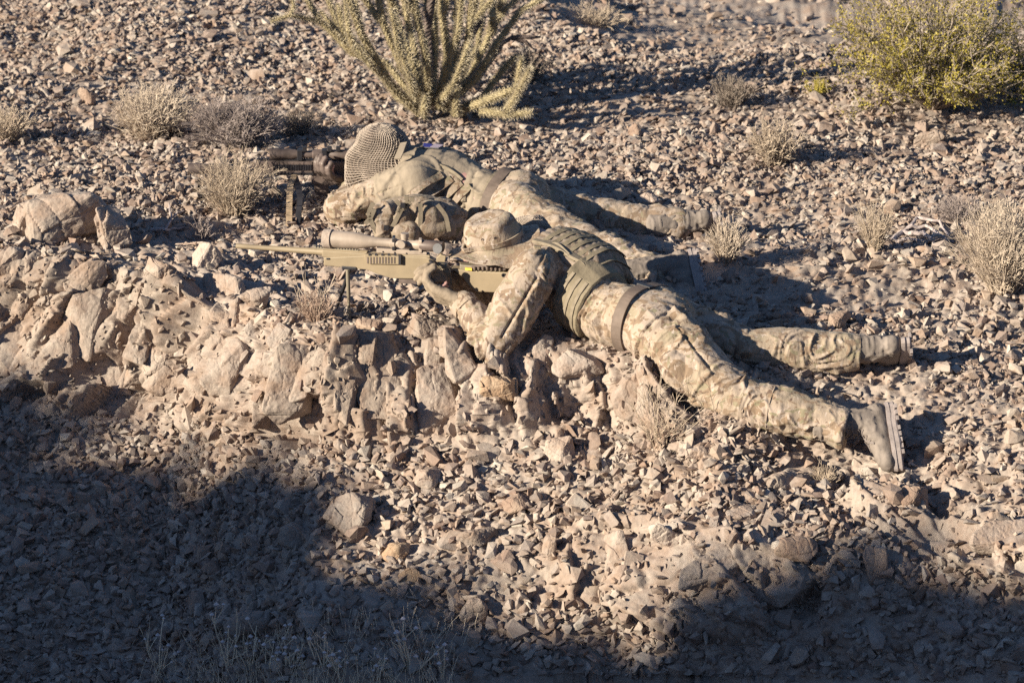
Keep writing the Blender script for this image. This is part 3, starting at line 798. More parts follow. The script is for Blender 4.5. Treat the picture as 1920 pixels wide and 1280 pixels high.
# creosote bush
def creosote(label, px, py, hpx, wpx, nst, nleaf, seed):
    rg = random.Random(seed); base = G(px, py); base.z = drop(base.x, base.y)
    sc_ = F/(base.y*math.cos(PITCH)+(H-base.z)*math.sin(PITCH)); Hh, Wd = hpx/sc_, wpx/sc_*.5
    t = root('creosote_bush', base, label, 'bush'); st = TB(); lf = TB()
    tips = []
    for i in range(nst):
        ang = rg.uniform(0, 6.283); rad = rg.random()**.55
        tip = Vector((math.cos(ang)*rad*Wd, math.sin(ang)*rad*Wd*.9, Hh*(1.0-.55*rad**2.5)*rg.uniform(.35,1.05)))
        L = tip.length; d = (tip.normalized()+Vector((0,0,.25))).normalized()
        pts = walk(base+Vector((math.cos(ang)*.03,math.sin(ang)*.03,0)), d, L, 8, rg, .11, .04)
        st.tube(pts, .006, .0015, 4)
        for f in range(9):
            k = rg.randint(3, 8); dd = (pts[k]-pts[k-1]).normalized()+Vector((rg.gauss(0,.6), rg.gauss(0,.6), rg.gauss(.2,.5)))
            q = walk(pts[k], dd, L*rg.uniform(.10,.30), 4, rg, .2)
            st.tube(q, .0022, .0009)
            tips += q[1:]
            for g_ in range(2):
                q2 = walk(q[rg.randint(1,3)], (q[2]-q[1]).normalized()+Vector((rg.gauss(0,.6),rg.gauss(0,.6),rg.gauss(.1,.5))), L*.10, 3, rg, .25)
                st.tube(q2, .0012, .0007); tips += q2[1:]
    for i in range(nleaf):
        p = rg.choice(tips)+Vector((rg.gauss(0,.008), rg.gauss(0,.008), rg.gauss(0,.008)))
        d = Vector((rg.gauss(0,1), rg.gauss(0,1), rg.gauss(.3,1))).normalized(); u = d.cross(Vector((rg.gauss(0,1), rg.gauss(0,1), rg.gauss(0,1)))).normalized()
        lf.leaf(p, d, u, rg.uniform(.007,.012), rg.uniform(.004,.007))
    st.done('stems', M_stem, t)['kind'] = 'stuff'; lf.done('leaves', M_leaf, t)['kind'] = 'stuff'
    return t
creosote('large yellow-green airy bush at the upper right', 1745, 216, 285, 390, 130, 25000, 3)
creosote('paler green bush cut by the upper right corner', 1960, 180, 190, 200, 46, 8000, 4)

# dead branch
def deadwood(name, label, paths, r, mat=None):
    c = None; tb = TB(); rg = random.Random(len(paths))
    first = G(*paths[0][0][:2])
    t = root(name, first, label, 'dead branch')
    for i, pl in enumerate(paths):
        pts = []
        for (a, b, hgt) in pl:
            g = G(a, b); g.z += hgt; pts.append(g)
        P2 = []
        for k in range(len(pts)-1):
            for s_ in range(4): P2.append(pts[k].lerp(pts[k+1], s_/4)+Vector((rg.gauss(0,.004), rg.gauss(0,.004), rg.gauss(0,.004))))
        P2.append(pts[-1]); b = TB(); b.tube(P2, r*(1 if i == 0 else .6), r*.35, 7)
        b.done('trunk' if i == 0 else 'limb', mat or M_grey, t)
    return t
M_dead = plain('weathered_wood', (.42,.36,.29), .9, .25, 40, 0, .6, .004)
deadwood('dead_branch','grey weathered dead branch lying left of the large dry bush',[[(1650,470,.01),(1690,450,.03),(1730,455,.05),(1760,480,.03),(1768,512,.01)],[(1690,450,.03),(1720,435,.06),(1760,440,.05),(1790,468,.02)],[(1665,462,.02),(1700,462,.03),(1740,468,.03)],[(1700,448,.04),(1735,448,.05),(1772,462,.03),(1785,490,.01)]],.014,M_dead)
deadwood('dead_branch','pale dead stick on the ground behind the pentagonal rock',[[(285,440,.02),(310,447,.04),(345,440,.03)],[(310,447,.03),(322,430,.05),(318,408,.06)],[(322,430,.05),(345,418,.05)]],.009,M_dead)

# foreground weeds in the shade
M_weed = plain('weed_stalk', (.76,.64,.40), .85, .15, 25)
def weed_patch():
    rg = random.Random(77)
    base = G(600, 1270); 
    fine = TB()
    for i in range(1500):
        a = rg.triangular(260, 900, 620); b = rg.uniform(1235, 1400)
        g_ = G(a, 1282); y = g_.y+(1285-b)*.0035; x = (a-960)/F*(y+1.6); z = ground_z(x, y)
        p = Vector((x, y, z-.01)); L = rg.uniform(.05,.17)
        fine.tube(walk(p, Vector((rg.gauss(0,.35), rg.gauss(0,.3), 1)), L, 3, rg, .12), .0016, .0008)
    o = fine.done('dry_grass', M_weed, None); o['kind'] = 'stuff'
weed_patch()
FW = [(300,1275,120,'bare forked grey weed at the lower left of the foreground grass'),(430,1278,165,'tallest seed-headed weed in the left foreground'),(470,1276,110,'bent seed-headed weed right of the tallest one'),
      (500,1275,120,'leaning weed with a round seed head in the foreground'),(545,1278,100,'thin foreground weed with two pale seed heads'),(610,1276,100,'upright foreground weed with pale seed heads at the middle of the grass'),
      (640,1276,90,'short seed-headed weed beside the upright one'),(700,1278,70,'low weed with tiny heads in the right part of the grass'),(770,1276,120,'pale twin-stalked weed at the right end of the foreground grass'),(830,1276,70,'last low weed at the right end of the grass')]
for i, (a, b, h_, lab) in enumerate(FW):
    rg = random.Random(200+i); base = G(a, b); Hh = h_/530
    base.z = ground_z(base.x, base.y)-.01
    t = root('weed', base, lab, 'weed'); tb = TB(); sd = TB()
    for k in range(rg.randint(4, 7)):
        d = Vector((rg.gauss(0,.22), rg.gauss(0,.2), 1)); pts = walk(base, d, Hh*rg.uniform(.6,1.05), 6, rg, .07)
        tb.tube(pts, .0042, .0020)
        for f in range(rg.randint(1, 3)):
            q = walk(pts[rg.randint(2,5)], Vector((rg.gauss(0,.6), rg.gauss(0,.5), 1)), Hh*rg.uniform(.15,.35), 3, rg, .1); tb.tube(q, .0022, .0012)
            if rg.random() < .6: sd.blob(q[-1], rg.uniform(.006,.011))
        if rg.random() < .5: sd.blob(pts[-1], rg.uniform(.006,.011))
    tb.done('stems', M_weed, t)
    if sd.V: sd.done('seed_heads', M_seed, t)['kind'] = 'stuff'
# unseen brush added on the ridge crest to dapple the edge of its shadow
hb_ = TB()
for i, (a, b, s_) in enumerate([(60,790,1.0),(180,800,.8),(330,900,.6),(520,880,.7),(860,1100,.5),(1560,1010,.6),(1750,1000,.7)]):
    p = G(a, b); tt = (XH-p.x)/SUN.x; q = p+SUN*tt
    zc = float(np.interp(q.y, CRY, CRZ)); hh = max(.35, q.z-zc+.25*s_)
    rg = random.Random(i+400); tb = hb_
    for k in range(42):
        d = Vector((rg.gauss(0,.5), rg.gauss(0,.5), 1)); pts = walk(Vector((XH, q.y+rg.gauss(0,.06), zc-.05)), d, hh*rg.uniform(.5,1.1), 5, rg, .15); tb.tube(pts, .006, .002)
        for f in range(4): tb.tube(walk(pts[rg.randint(1,4)], Vector((rg.gauss(0,1), rg.gauss(0,1), .5)), hh*.3, 3, rg, .2), .004, .0015)
hb_.done('dapple_brush', M_grey, None)['kind'] = 'stuff'
# ------------------------------------------------------------ people and what they carry
def add_ball(bm, c, r, R=None, seg=16, rings=10):
    """ellipsoid with radii r (float or triple), optionally rotated"""
    rx, ry, rz = (r, r, r) if isinstance(r, (int, float)) else r
    M = (R.to_4x4() if R else Matrix.Identity(4))
    M = Matrix.Translation(c) @ M @ Matrix.Diagonal((rx, ry, rz, 1))
    bmesh.ops.create_uvsphere(bm, u_segments=seg, v_segments=rings, radius=1, matrix=M)
def add_cap(bm, p, r0, q, r1, flat=1.0, n=None, side=None):
    """tapered limb from p to q; flat squeezes it across 'side'"""
    d = q-p; L = d.length; n = n or max(2, int(L/.02)); d = d.normalized()
    a = (side or Vector((0,0,1))); a = (a-d*a.dot(d)).normalized(); b = d.cross(a)
    seg = 18; rings_ = []
    ts = [(-1, .0)]; 
    prof = []
    for k in range(5): t = -math.pi/2+k*math.pi/10; prof.append((p+d*(r0*math.sin(t)), r0*math.cos(t)))
    for k in range(n+1): t = k/n; prof.append((p+d*(L*t), r0+(r1-r0)*t))
    for k in range(1, 6): t = k*math.pi/10; prof.append((q+d*(r1*math.sin(t)), r1*math.cos(t)))
    vs_ = []
    for c, r in prof:
        if r < 1e-5: vs_.append([bm.verts.new(c)]); continue
        vs_.append([bm.verts.new(c+a*(r*flat*math.cos(j*2*math.pi/seg))+b*(r*math.sin(j*2*math.pi/seg))) for j in range(seg)])
    for A_, B_ in zip(vs_, vs_[1:]):
        for j in range(seg):
            j2 = (j+1) % seg
            if len(A_) == 1: bm.faces.new((A_[0], B_[j2], B_[j]))
            elif len(B_) == 1: bm.faces.new((A_[j], A_[j2], B_[0]))
            else: bm.faces.new((A_[j], A_[j2], B_[j2], B_[j]))
def remesh(bm, voxel, smooth=6, cut=None):
    """weld overlapping volumes into one continuous surface; returns vertices, quads"""
    bmesh.ops.recalc_face_normals(bm, faces=bm.faces)
    me = bpy.data.meshes.new('tmp'); bm.to_mesh(me); bm.free()
    o = bpy.data.objects.new('tmp', me); COL.objects.link(o)
    m = o.modifiers.new('r', 'REMESH'); m.mode = 'VOXEL'; m.voxel_size = voxel
    if smooth: s = o.modifiers.new('s', 'SMOOTH'); s.factor = .6; s.iterations = smooth
    ev = o.evaluated_get(bpy.context.evaluated_depsgraph_get()); m2 = ev.to_mesh()
    V = np.empty(len(m2.vertices)*3, np.float32); m2.vertices.foreach_get('co', V); V = V.reshape(-1, 3).astype(float)
    Nn = np.empty(len(m2.vertices)*3, np.float32); m2.vertices.foreach_get('normal', Nn); Nn = Nn.reshape(-1, 3).astype(float)
    Fc = [tuple(p.vertices) for p in m2.polygons]
    ev.to_mesh_clear(); bpy.data.objects.remove(o); bpy.data.meshes.remove(me)
    return V, Nn, Fc
def folds(V, Nn, segs, amp=.008, freq=26, seed=0, joint=.5):
    """cloth folds: ridges that run round the limb, stronger near the joints, plus long slack folds"""
    best = np.full(len(V), 9.9); T = np.zeros(len(V)); Aa = np.zeros(len(V)); W = np.zeros(len(V)); Sg = np.zeros(len(V))
    for k, sg in enumerate(segs):
        p, q, wgt = np.array(sg[0]), np.array(sg[1]), sg[2]
        d = q-p; L = np.linalg.norm(d); d = d/L
        a = np.cross(d, [.3,.2,.93]); a /= np.linalg.norm(a); b = np.cross(d, a)
        rel = V-p; t = np.clip(rel@d, 0, L); dist = np.linalg.norm(rel-t[:,None]*d, axis=1)
        m = dist < best; best = np.where(m, dist, best)
        ang = np.arctan2(rel@b, rel@a)
        T = np.where(m, t+k*1.7, T); Aa = np.where(m, ang, Aa)
        e = np.minimum(t, L-t)/L*2
        W = np.where(m, wgt*(joint+(1-joint)*(1-np.clip(e, 0, 1))**1.2), W); Sg = np.where(m, k, Sg)
    # spiral phase so that folds wrap obliquely
    q = np.stack([T*freq+np.cos(Aa)*1.1+Sg*3, np.cos(Aa)*1.15+Sg, np.sin(Aa)*1.15], 1)
    w1 = vnoise(q*.6, seed+3)*1.2
    q2 = q+np.stack([w1*1.3, w1*.3, w1*.3], 1)
    n1 = 1-np.abs(vnoise(q2, seed)); n1 = n1**2.2-.4
    n2 = 1-np.abs(vnoise(q2*1.9+5, seed+1)); n2 = n2**2.4-.35
    qs = V*np.array([9, 9, 9.])
    n3 = fbm(qs, 3, seed+9)
    n4 = 1-np.abs(fbm(V*np.array([14,18,14.])+w1[:,None]*.3, 2, seed+12)); n4 = n4**3-.3
    tw = Aa/6.2832; 
    def crum(lu, lv, sd):   # crumpled facets with sharp valleys, long way round the limb
        cu = np.cos(Aa); su = np.sin(Aa)
        u_ = (T+.035*cu*np.sin(Sg*2.1+1)+w1*.012)/lu; v_ = (Aa*.09+.03*w1)/lv+Sg*5.3
        _, g_, b_ = cells2(u_, v_, sd); return np.sqrt(np.clip(b_, 0, .8))-.45, g_
    c1, g1 = crum(.095, .17, seed+70); c2, g2_ = crum(.040, .11, seed+71)
    Wc = np.clip(W, 0, 1.2)
    pm = sstep(-.25, .45, fbm(V*7.5, 2, seed+80))            # folds come in groups, with smooth cloth between
    dg = np.stack([T*freq*.8+Aa*1.4+w1*2.2+Sg*3, np.cos(Aa)*.5+Sg+w1*.5, np.sin(Aa)*.5], 1)
    n5 = (1-np.abs(vnoise(dg, seed+90)))**3-.25              # long oblique folds
    sag = fbm(V*5.5, 2, seed+95)
    dsp = Wc*amp*((n1*1.0+c2*.45)*pm*1.3+n5*1.5*(.35+.65*pm)+c1*.55+g1*.25)+amp*.9*sag
    return V+Nn*dsp[:,None]
def garment(name, parent, mat, prims, segs, voxel=.0048, amp=.008, freq=26, seed=0, smooth=7, cuts=(), joint=.7, extra=None):
    bm = bmesh.new()
    for pr in prims:
        if pr[0] == 'c': add_cap(bm, *pr[1:5], **(pr[5] if len(pr) > 5 else {}))
        else: add_ball(bm, *pr[1:])
    V, Nn, Fc = remesh(bm, voxel, smooth)
    V = folds(V, Nn, segs, amp, freq, seed, joint)
    if extra: V = extra(V, Nn)
    if cuts:
        bm = bmesh.new(); bl = [bm.verts.new(v) for v in V.tolist()]
        for f in Fc:
            try: bm.faces.new([bl[i] for i in f])
            except ValueError: pass
        for co_, no_ in cuts:
            if name == 'trousers':
                fs_ = [f for f in bm.faces if (f.calc_center_median()-co_).length < .16]; vs_ = list({v for f in fs_ for v in f.verts}); es_ = list({e for f in fs_ for e in f.edges}); gm = vs_+es_+fs_
            else: gm = bm.verts[:]+bm.edges[:]+bm.faces[:]
            bmesh.ops.bisect_plane(bm, geom=gm, plane_co=co_, plane_no=no_, clear_outer=True)
            ed = [e for e in bm.edges if e.is_boundary]
            try: bmesh.ops.holes_fill(bm, edges=ed)
            except Exception: pass
        bm.verts.index_update(); V = np.array([v.co[:] for v in bm.verts]); Fc = [tuple(v.index for v in f.verts) for f in bm.faces]; bm.free()
    return put(name, V, Fc, mat, parent, smooth=True)
def bvh_of(o):
    V, Fc = orgeo(o); return BVHTree.FromPolygons(V.tolist(), Fc)
def band(name, parent, mat, bvh, c, axis, width, thick, a0=0, a1=360, ref=None, n=56, off=.001, skew=0.0, reach=.45):
    """strap laid round a body: rays from the middle find the cloth under it"""
    axis = axis.normalized(); a = ref or Vector((0,0,1)); a = (a-axis*a.dot(axis)).normalized(); b = axis.cross(a)
    rows_ = []; full = abs(a1-a0) >= 359
    for i in range(n+(0 if full else 1)):
        t = math.radians(a0+(a1-a0)*i/n); d = a*math.cos(t)+b*math.sin(t); rr_ = []
        for s_ in (-1, 0, 1):
            o_ = c+axis*(width*.5*s_+skew*math.cos(t)); far_ = o_+d*reach
            h_ = bvh.ray_cast(far_, -d, reach); r = ((h_[0]-o_).length if h_[0] else reach*.6); rr_.append(r)
        r = max(rr_)*.5+sum(rr_)/3*.5
        rows_.append((c+axis*(skew*math.cos(t)), d, r))
    # smooth radii
    R_ = [x[2] for x in rows_]; m = len(R_)
    for _ in range(2): R_ = [(R_[(i-1) % m if full else max(i-1,0)]+2*R_[i]+R_[(i+1) % m if full else min(i+1,m-1)])/4 for i in range(m)]
    V, Fc = [], []
    for (o_, d, _), r in zip(rows_, R_):
        for s_, rr_ in ((-1, off-.004), (-1, off+thick), (1, off+thick), (1, off-.004)): V.append(tuple(o_+axis*(width*.5*s_)+d*(r+rr_)))
    for i in range(m if full else m-1):
        j = (i+1) % m
        for k in range(4): k2 = (k+1) % 4; Fc.append((i*4+k, i*4+k2, j*4+k2, j*4+k))
    if not full: Fc += [(0,1,2,3), ((m-1)*4+3, (m-1)*4+2, (m-1)*4+1, (m-1)*4)]
    return put(name, np.array(V), Fc, mat, parent)
def strip(name, parent, mat, pts, width, thick, wdir, subdiv=6):
    """flat webbing along a line of points"""
    P_ = []
    for i in range(len(pts)-1):
        for k in range(subdiv): P_.append(pts[i].lerp(pts[i+1], k/subdiv))
    P_.append(pts[-1])
    for _ in range(3): P_ = [P_[0]]+[(P_[i-1]+P_[i]*2+P_[i+1])/4 for i in range(1, len(P_)-1)]+[P_[-1]]
    V, Fc = [], []; m = len(P_)
    for i, p in enumerate(P_):
        d = (P_[min(i+1,m-1)]-P_[max(i-1,0)]).normalized(); u = (wdir-d*wdir.dot(d)).normalized(); v = d.cross(u)
        for s_, t_ in ((-1,-1),(1,-1),(1,1),(-1,1)): V.append(tuple(p+u*(width*.5*s_)+v*(thick*.5*t_)))
    for i in range(m-1):
        for k in range(4): k2 = (k+1) % 4; Fc.append((i*4+k, i*4+k2, (i+1)*4+k2, (i+1)*4+k))
    Fc += [(3,2,1,0), ((m-1)*4, (m-1)*4+1, (m-1)*4+2, (m-1)*4+3)]
    return put(name, np.array(V), Fc, mat, parent)
def lathe(name, parent, mat, p, q, prof, seg=24, smooth=True):
    """turned part between p and q; prof = [(t along 0..1, radius)]"""
    d = q-p; L = d.length; d = d.normalized(); a = d.cross(Vector((.1,.97,.2))).normalized(); b = d.cross(a)
    V, Fc = [], []
    for t, r in prof:
        for j in range(seg): V.append(tuple(p+d*(L*t)+a*(max(r,1e-5)*math.cos(j*2*math.pi/seg))+b*(max(r,1e-5)*math.sin(j*2*math.pi/seg))))
    for i in range(len(prof)-1):
        for j in range(seg): j2 = (j+1) % seg; Fc.append((i*seg+j, i*seg+j2, (i+1)*seg+j2, (i+1)*seg+j))
    k = (len(prof)-1)*seg
    Fc += [tuple(range(seg))[::-1], tuple(range(k, k+seg))]
    o = put(name, np.array(V), Fc, mat, parent)
    if smooth:
        for pol in o.data.polygons: pol.use_smooth = len(pol.vertices) == 4
        try:
            me = o.data; m = o.modifiers.new('edges', 'EDGE_SPLIT'); m.split_angle = math.radians(35)
        except Exception: pass
    return o
def prism(name, parent, mat, pl, Y, th, bev=.003):
    """outline in photograph pixels at distance Y with its own thickness"""
    bm = bmesh.new(); A_ = [bm.verts.new(P(a, b, Y-th/2)) for a, b in pl]; off = Vector((0, th, 0))
    f = bm.faces.new(A_); r = bmesh.ops.extrude_face_region(bm, geom=[f])
    bmesh.ops.translate(bm, verts=[v for v in r['geom'] if isinstance(v, bmesh.types.BMVert)], vec=off)
    bmesh.ops.recalc_face_normals(bm, faces=bm.faces)
    if bev: bmesh.ops.bevel(bm, geom=bm.edges[:], offset=bev, segments=2, affect='EDGES', profile=.6, clamp_overlap=True)
    V = np.array([v.co[:] for v in bm.verts]); bm.verts.index_update(); Fc = [tuple(v.index for v in f.verts) for f in bm.faces]; bm.free()
    return put(name, V, Fc, mat, parent)

M_camo = camo_material('camouflage_cloth', 0.0, 1.02)
M_camo2 = camo_material('camouflage_cloth_rear', 6.3, .98)
M_camo3 = camo_material('camouflage_pack', 12.1, .80)
M_hat = camo_material('camouflage_hat', 3.3, 1.0)
M_vest = plain('vest_cloth', (.215,.18,.105), .85, .22, 14, 0, .5, .004)
M_vestc = camo_material('vest_camouflage', 9.3, .72)
M_comb = plain('combat_shirt', (.27,.225,.145), .85, .10, 9, 0, .35, .006)
M_web = plain('webbing', (.22,.185,.115), .85, .15, 40, 0, .4, .002)
M_belt = plain('brown_belt', (.15,.115,.08), .75, .18, 20, 0, .3, .002)
M_boot = plain('boot_suede', (.20,.17,.125), .8, .18, 18, 0, .5, .003)
M_sole = plain('boot_sole', (.29,.25,.20), .75, .15, 30, 0, .5, .003)
M_skin = plain('skin', (.42,.25,.185), .5, .08, 30, 0, .2, .001)
M_glove = plain('glove_cloth', (.25,.20,.125), .8, .12, 25, 0, .4, .002)
M_hair = plain('brown_hair', (.10,.065,.04), .6, .2, 60)
M_gun = plain('olive_tan_paint', (.27,.215,.12), .55, .08, 12, 0, .15, .001)
M_gun2 = plain('worn_tan_paint', (.33,.27,.185), .5, .14, 14, 0, .2, .001)
M_gun3 = plain('dull_olive_paint', (.22,.19,.12), .5, .12, 14, 0, .2, .001)
M_dark = plain('black_metal', (.035,.034,.034), .45, .2, 30, .3, .2, .001)
M_brn = plain('brown_metal', (.13,.10,.075), .5, .3, 16, .1, .3, .001)
M_lens = plain('scope_lens', (.02,.02,.035), .08, .1, 10, 0, 0, 0, .8)
M_yel = plain('yellow_tag', (.75,.52,.08), .5, .1, 30)
M_lace = plain('boot_lace', (.22,.19,.15), .9, .15, 60)

# boots: built once round an ankle at the origin, toe along +x, sole down -z
def boot_local():
    bm = bmesh.new()
    add_cap(bm, Vector((-.012,0,.15)), .056, Vector((-.008,0,-.01)), .052)
    add_cap(bm, Vector((-.035,0,-.055)), .042, Vector((.06,0,-.06)), .044)
    add_cap(bm, Vector((.0,0,-.02)), .050, Vector((.10,0,-.058)), .043)
    add_cap(bm, Vector((.10,0,-.06)), .046, Vector((.155,0,-.066)), .040)
    add_ball(bm, Vector((.165,0,-.07)), (.042,.044,.032))
    V, Nn, Fc = remesh(bm, .0055, 6)
    V = V+Nn*(fbm(V*30, 3, 4)*.0015+((1-np.abs(vnoise(V*np.array([60,14,40.]), 6)))**4*.006-.002)*(V[:,2] > -.06))[:,None]
    V[:,2] = np.maximum(V[:,2], -.098)
    sole = []
    for k in range(26):
        t = k/26*2*math.pi; x = .065+.138*math.cos(t); wd = .040+.010*math.exp(-((x-.13)/.05)**2)-.004*math.exp(-((x-.03)/.04)**2); sole.append((x, wd*math.sin(t)))
    SV, SF = [], []; lev = [(-.086,1.03),(-.100,1.06),(-.104,1.02),(-.118,1.05),(-.124,.98)]
    for z, s_ in lev:
        for x, y in sole: SV.append(((x-.065)*s_+.065, y*s_, z-(.004 if x < 0 else 0)))
    n = len(sole)
    for i in range(len(lev)-1):
        for j in range(n): j2 = (j+1) % n; SF.append((i*n+j, i*n+j2, (i+1)*n+j2, (i+1)*n+j))
    SF += [tuple(range(n)), tuple(range((len(lev)-1)*n, len(lev)*n))[::-1]]
    # tread lugs
    for x in (-.04, -.015, .01, .05, .075, .10, .125, .15):
        for s_ in (-1, 1):
            k = len(SV); y0 = s_*.010; y1 = s_*.042
            for z in (-.122, -.132):
                SV += [(x-.009, y0, z), (x+.009, y0, z), (x+.009, y1, z), (x-.009, y1, z)]
            SF += [(k,k+1,k+2,k+3),(k+4,k+7,k+6,k+5),(k,k+4,k+5,k+1),(k+1,k+5,k+6,k+2),(k+2,k+6,k+7,k+3),(k+3,k+7,k+4,k)]
    lt = TB(); bv = BVHTree.FromPolygons(V.tolist(), Fc)
    for i in range(9):
        x = .10-.013*i if i < 5 else .045-.006*(i-4); z = None
        pts = []
        for k in range(9):
            y = -.03+.06*k/8
            if i < 5: h_ = bv.ray_cast(Vector((x+.012*math.sin(k*.8+i), y, .3)), Vector((0,0,-1)))
            else: h_ = bv.ray_cast(Vector((.3, y, .0+.024*(i-4)+.008*math.sin(k*.8))), Vector((-1,0,0)))
            if h_[0]: pts.append(h_[0]+h_[1]*.002)
        if len(pts) > 2: lt.tube(pts, .0026, .0026, 5)
    collar = []
    return (V, Fc), (np.array(SV), SF), (np.array([v[:] for v in lt.V]), lt.F)
BOOT = boot_local()
def boot(parent, ankle, toe, sole_n, shaft=None):
    """toe = direction the toes point, sole_n = direction the sole faces"""
    x = toe.normalized(); z = -sole_n; z = (z-x*z.dot(x)).normalized(); y = z.cross(x)
    R_ = np.array([[x[i], y[i], z[i]] for i in range(3)])
    out = []
    for nm, (V, Fc), m_, sm in (('boot', BOOT[0], M_boot, True), ('sole', BOOT[1], M_sole, False), ('lace', BOOT[2], M_lace, False)):
        out.append(put(nm, V@R_.T+np.array(ankle), Fc, m_, parent if nm == 'boot' else out[0], smooth=sm))
    return out[0]

def hand_prims(wrist, d, palm_n, side, curl=1.0, s=1.0, thumb=1):
    """palm along d, palm_n = the way the palm faces, side = towards the index finger"""
    d = d.normalized(); pn = (palm_n-d*palm_n.dot(d)).normalized(); sd = pn.cross(d)
    if sd.dot(side) < 0: sd = -sd
    pr = [('c', wrist-d*.02*s, .026*s, wrist+d*.02*s, .028*s, dict(flat=.75, side=pn))]
    for k, off in enumerate((.030, .010, -.010, -.030)):
        pr.append(('c', wrist+d*.015*s+sd*off*.6*s, .017*s, wrist+d*.085*s+sd*off*s, .0125*s))
    L = [(.043,.027,.022), (.048,.031,.024), (.045,.029,.023), (.035,.022,.020)]
    for k, off in enumerate((.031, .010, -.011, -.031)):
        p = wrist+d*.088*s+sd*off*s; a = .35*curl; dd = d
        for j, l in enumerate(L[k]):
            ang = a+(.62*curl)*(j); v = d*math.cos(ang)+pn*math.sin(ang); q = p+v*l*s
            pr.append(('c', p, (.0098-.0008*j)*s, q, (.0094-.001*j)*s)); p = q
    p = wrist+d*.02*s+sd*.024*s; v = (d*.7+sd*.75+pn*.35).normalized(); q = p+v*.045*s
    pr.append(('c', p, .013*s, q, .011*s)); v2 = (d*.9+sd*.15+pn*.75).normalized(); q2 = q+v2*.032*s
    pr.append(('c', q, .0108*s, q2, .0098*s)); pr.append(('c', q2, .0096*s, q2+(v2+pn*.3).normalized()*.024*s, .0085*s))
    return pr
def head_prims(c, fwd, up):
    """head about 0.23 m tall, face towards fwd"""
    fwd = fwd.normalized(); up = (up-fwd*up.dot(fwd)).normalized(); s = up.cross(fwd); R_ = Matrix((fwd, s, up)).transposed()
    W = lambda a, b, c_: c+fwd*a+s*b+up*c_
    pr = [('b', W(-.012,0,.028), (.098,.077,.088), R_), ('b', W(.022,0,-.035), (.066,.058,.075), R_), ('b', W(.055,0,-.088), (.028,.032,.022), R_),
          ('c', W(.082,0,.012), .010, W(.104,0,-.022), .013), ('b', W(.094,.010,-.028), .009, R_), ('b', W(.094,-.010,-.028), .009, R_),
          ('c', W(.078,-.035,.028), .010, W(.078,.035,.028), .010), ('c', W(.082,-.020,-.052), .007, W(.082,.020,-.052), .007), ('c', W(.080,-.017,-.062), .0075, W(.080,.017,-.062), .0075),
          ('b', W(.073,.030,.010), .0125, R_), ('b', W(.073,-.030,.010), .0125, R_), ('b', W(.052,.045,-.02), (.02,.018,.02), R_), ('b', W(.052,-.045,-.02), (.02,.018,.02), R_)]
    for e in (-1, 1): pr += [('c', W(-.012, e*.080, .018), .009, W(-.006, e*.078, -.028), .007), ('c', W(-.020, e*.084, .012), .007, W(-.016, e*.082, -.018), .006)]
    return pr

# ---- soldier in front, bush hat, lying behind the long rifle
fs = root('person', G(1180, 660), 'soldier in a brimmed camouflage hat lying prone in front, aiming the long olive rifle', 'person')
neck = P(1004,470,13.88); chest = P(1050,508,13.76); mid = P(1090,545,13.66); belly = P(1135,580,13.58); pelv = P(1215,606,13.47)
shN = P(1002,507,13.60); elN = P(926,642,13.46); wrN = P(870,570,13.60)
shF = P(985,488,13.93); elF = P(905,575,14.06); wrF = P(850,520,13.84)
hipN = P(1240,628,13.37); knN = P(1375,752,13.10); anN = P(1590,800,12.97)
hipF = P(1238,594,13.58); knF = P(1400,652,13.42); anF = P(1612,662,13.40)
hd = P(920,465,13.86); fw = Vector((-1,-.05,-.22)); upv = Vector((-.15,-.12,1))
spine = (pelv-neck).normalized()
gl_d = Vector((-.80,.35,.22))
body = [('c', neck, .10, chest, .125, dict(flat=.9)), ('c', chest, .125, belly, .11, dict(flat=.9)), ('c', belly, .11, pelv, .12), ('c', neck, .06, hd, .055),
        ('c', shN, .055, elN, .038), ('c', elN, .038, wrN, .026), ('c', shF, .055, elF, .038), ('c', elF, .038, wrF, .026), ('c', chest, .09, shN, .06), ('c', chest, .09, shF, .06),
        ('c', hipN, .085, knN, .055), ('c', knN, .055, anN, .035), ('c', hipF, .085, knF, .055), ('c', knF, .055, anF, .035), ('c', pelv, .10, hipN, .09), ('c', pelv, .10, hipF, .09)] + head_prims(hd, fw, upv)
def skin_body(name, parent, prims, voxel=.0045):
    bm = bmesh.new()
    for pr in prims:
        if pr[0] == 'c': add_cap(bm, *pr[1:5], **(pr[5] if len(pr) > 5 else {}))
        else: add_ball(bm, *pr[1:])
    V, Nn, Fc = remesh(bm, voxel, 3); return put(name, V, Fc, M_skin, parent, smooth=True)
body += hand_prims(wrN, gl_d, Vector((.1,.5,.6)), Vector((0,.3,-1)), 1.3, .8) + hand_prims(wrF, Vector((-.5,-.7,.4)), Vector((-.5,0,-.3)), Vector((-1,0,0)), 1.2, .8)
skin_body('body', fs, body)
def emboss(V, Nn, a, b, width, ymax, up=.006, groove=.011, flap=.036):
    e0 = np.array(a); e1 = np.array(b); dr = e1-e0; L_ = np.linalg.norm(dr); dr /= L_
    rel = V-e0; t = rel@dr; ac = np.array([-dr[2], 0, dr[0]]); ac /= np.linalg.norm(ac); u = rel@ac
    if ac[0] < 0: u = -u
    m = (Nn[:,1] < .15)*(V[:,1] < ymax)
    box = sstep(-.004, .001, u)*(1-sstep(width-.004, width, u))*sstep(0, .004, t)*(1-sstep(L_-.004, L_, t))
    gr = np.exp(-((u+.006)/.005)**2)*sstep(0, .01, t)*(1-sstep(L_+.01, L_+.02, t))+.5*np.exp(-((u-width-.004)/.004)**2)*sstep(0, .01, t)*(1-sstep(L_-.01, L_, t))
    fl = box*(1-sstep(flap, flap+.002, t))
    return V+Nn*(m*(box*up-gr*groove+fl*.004))[:,None]
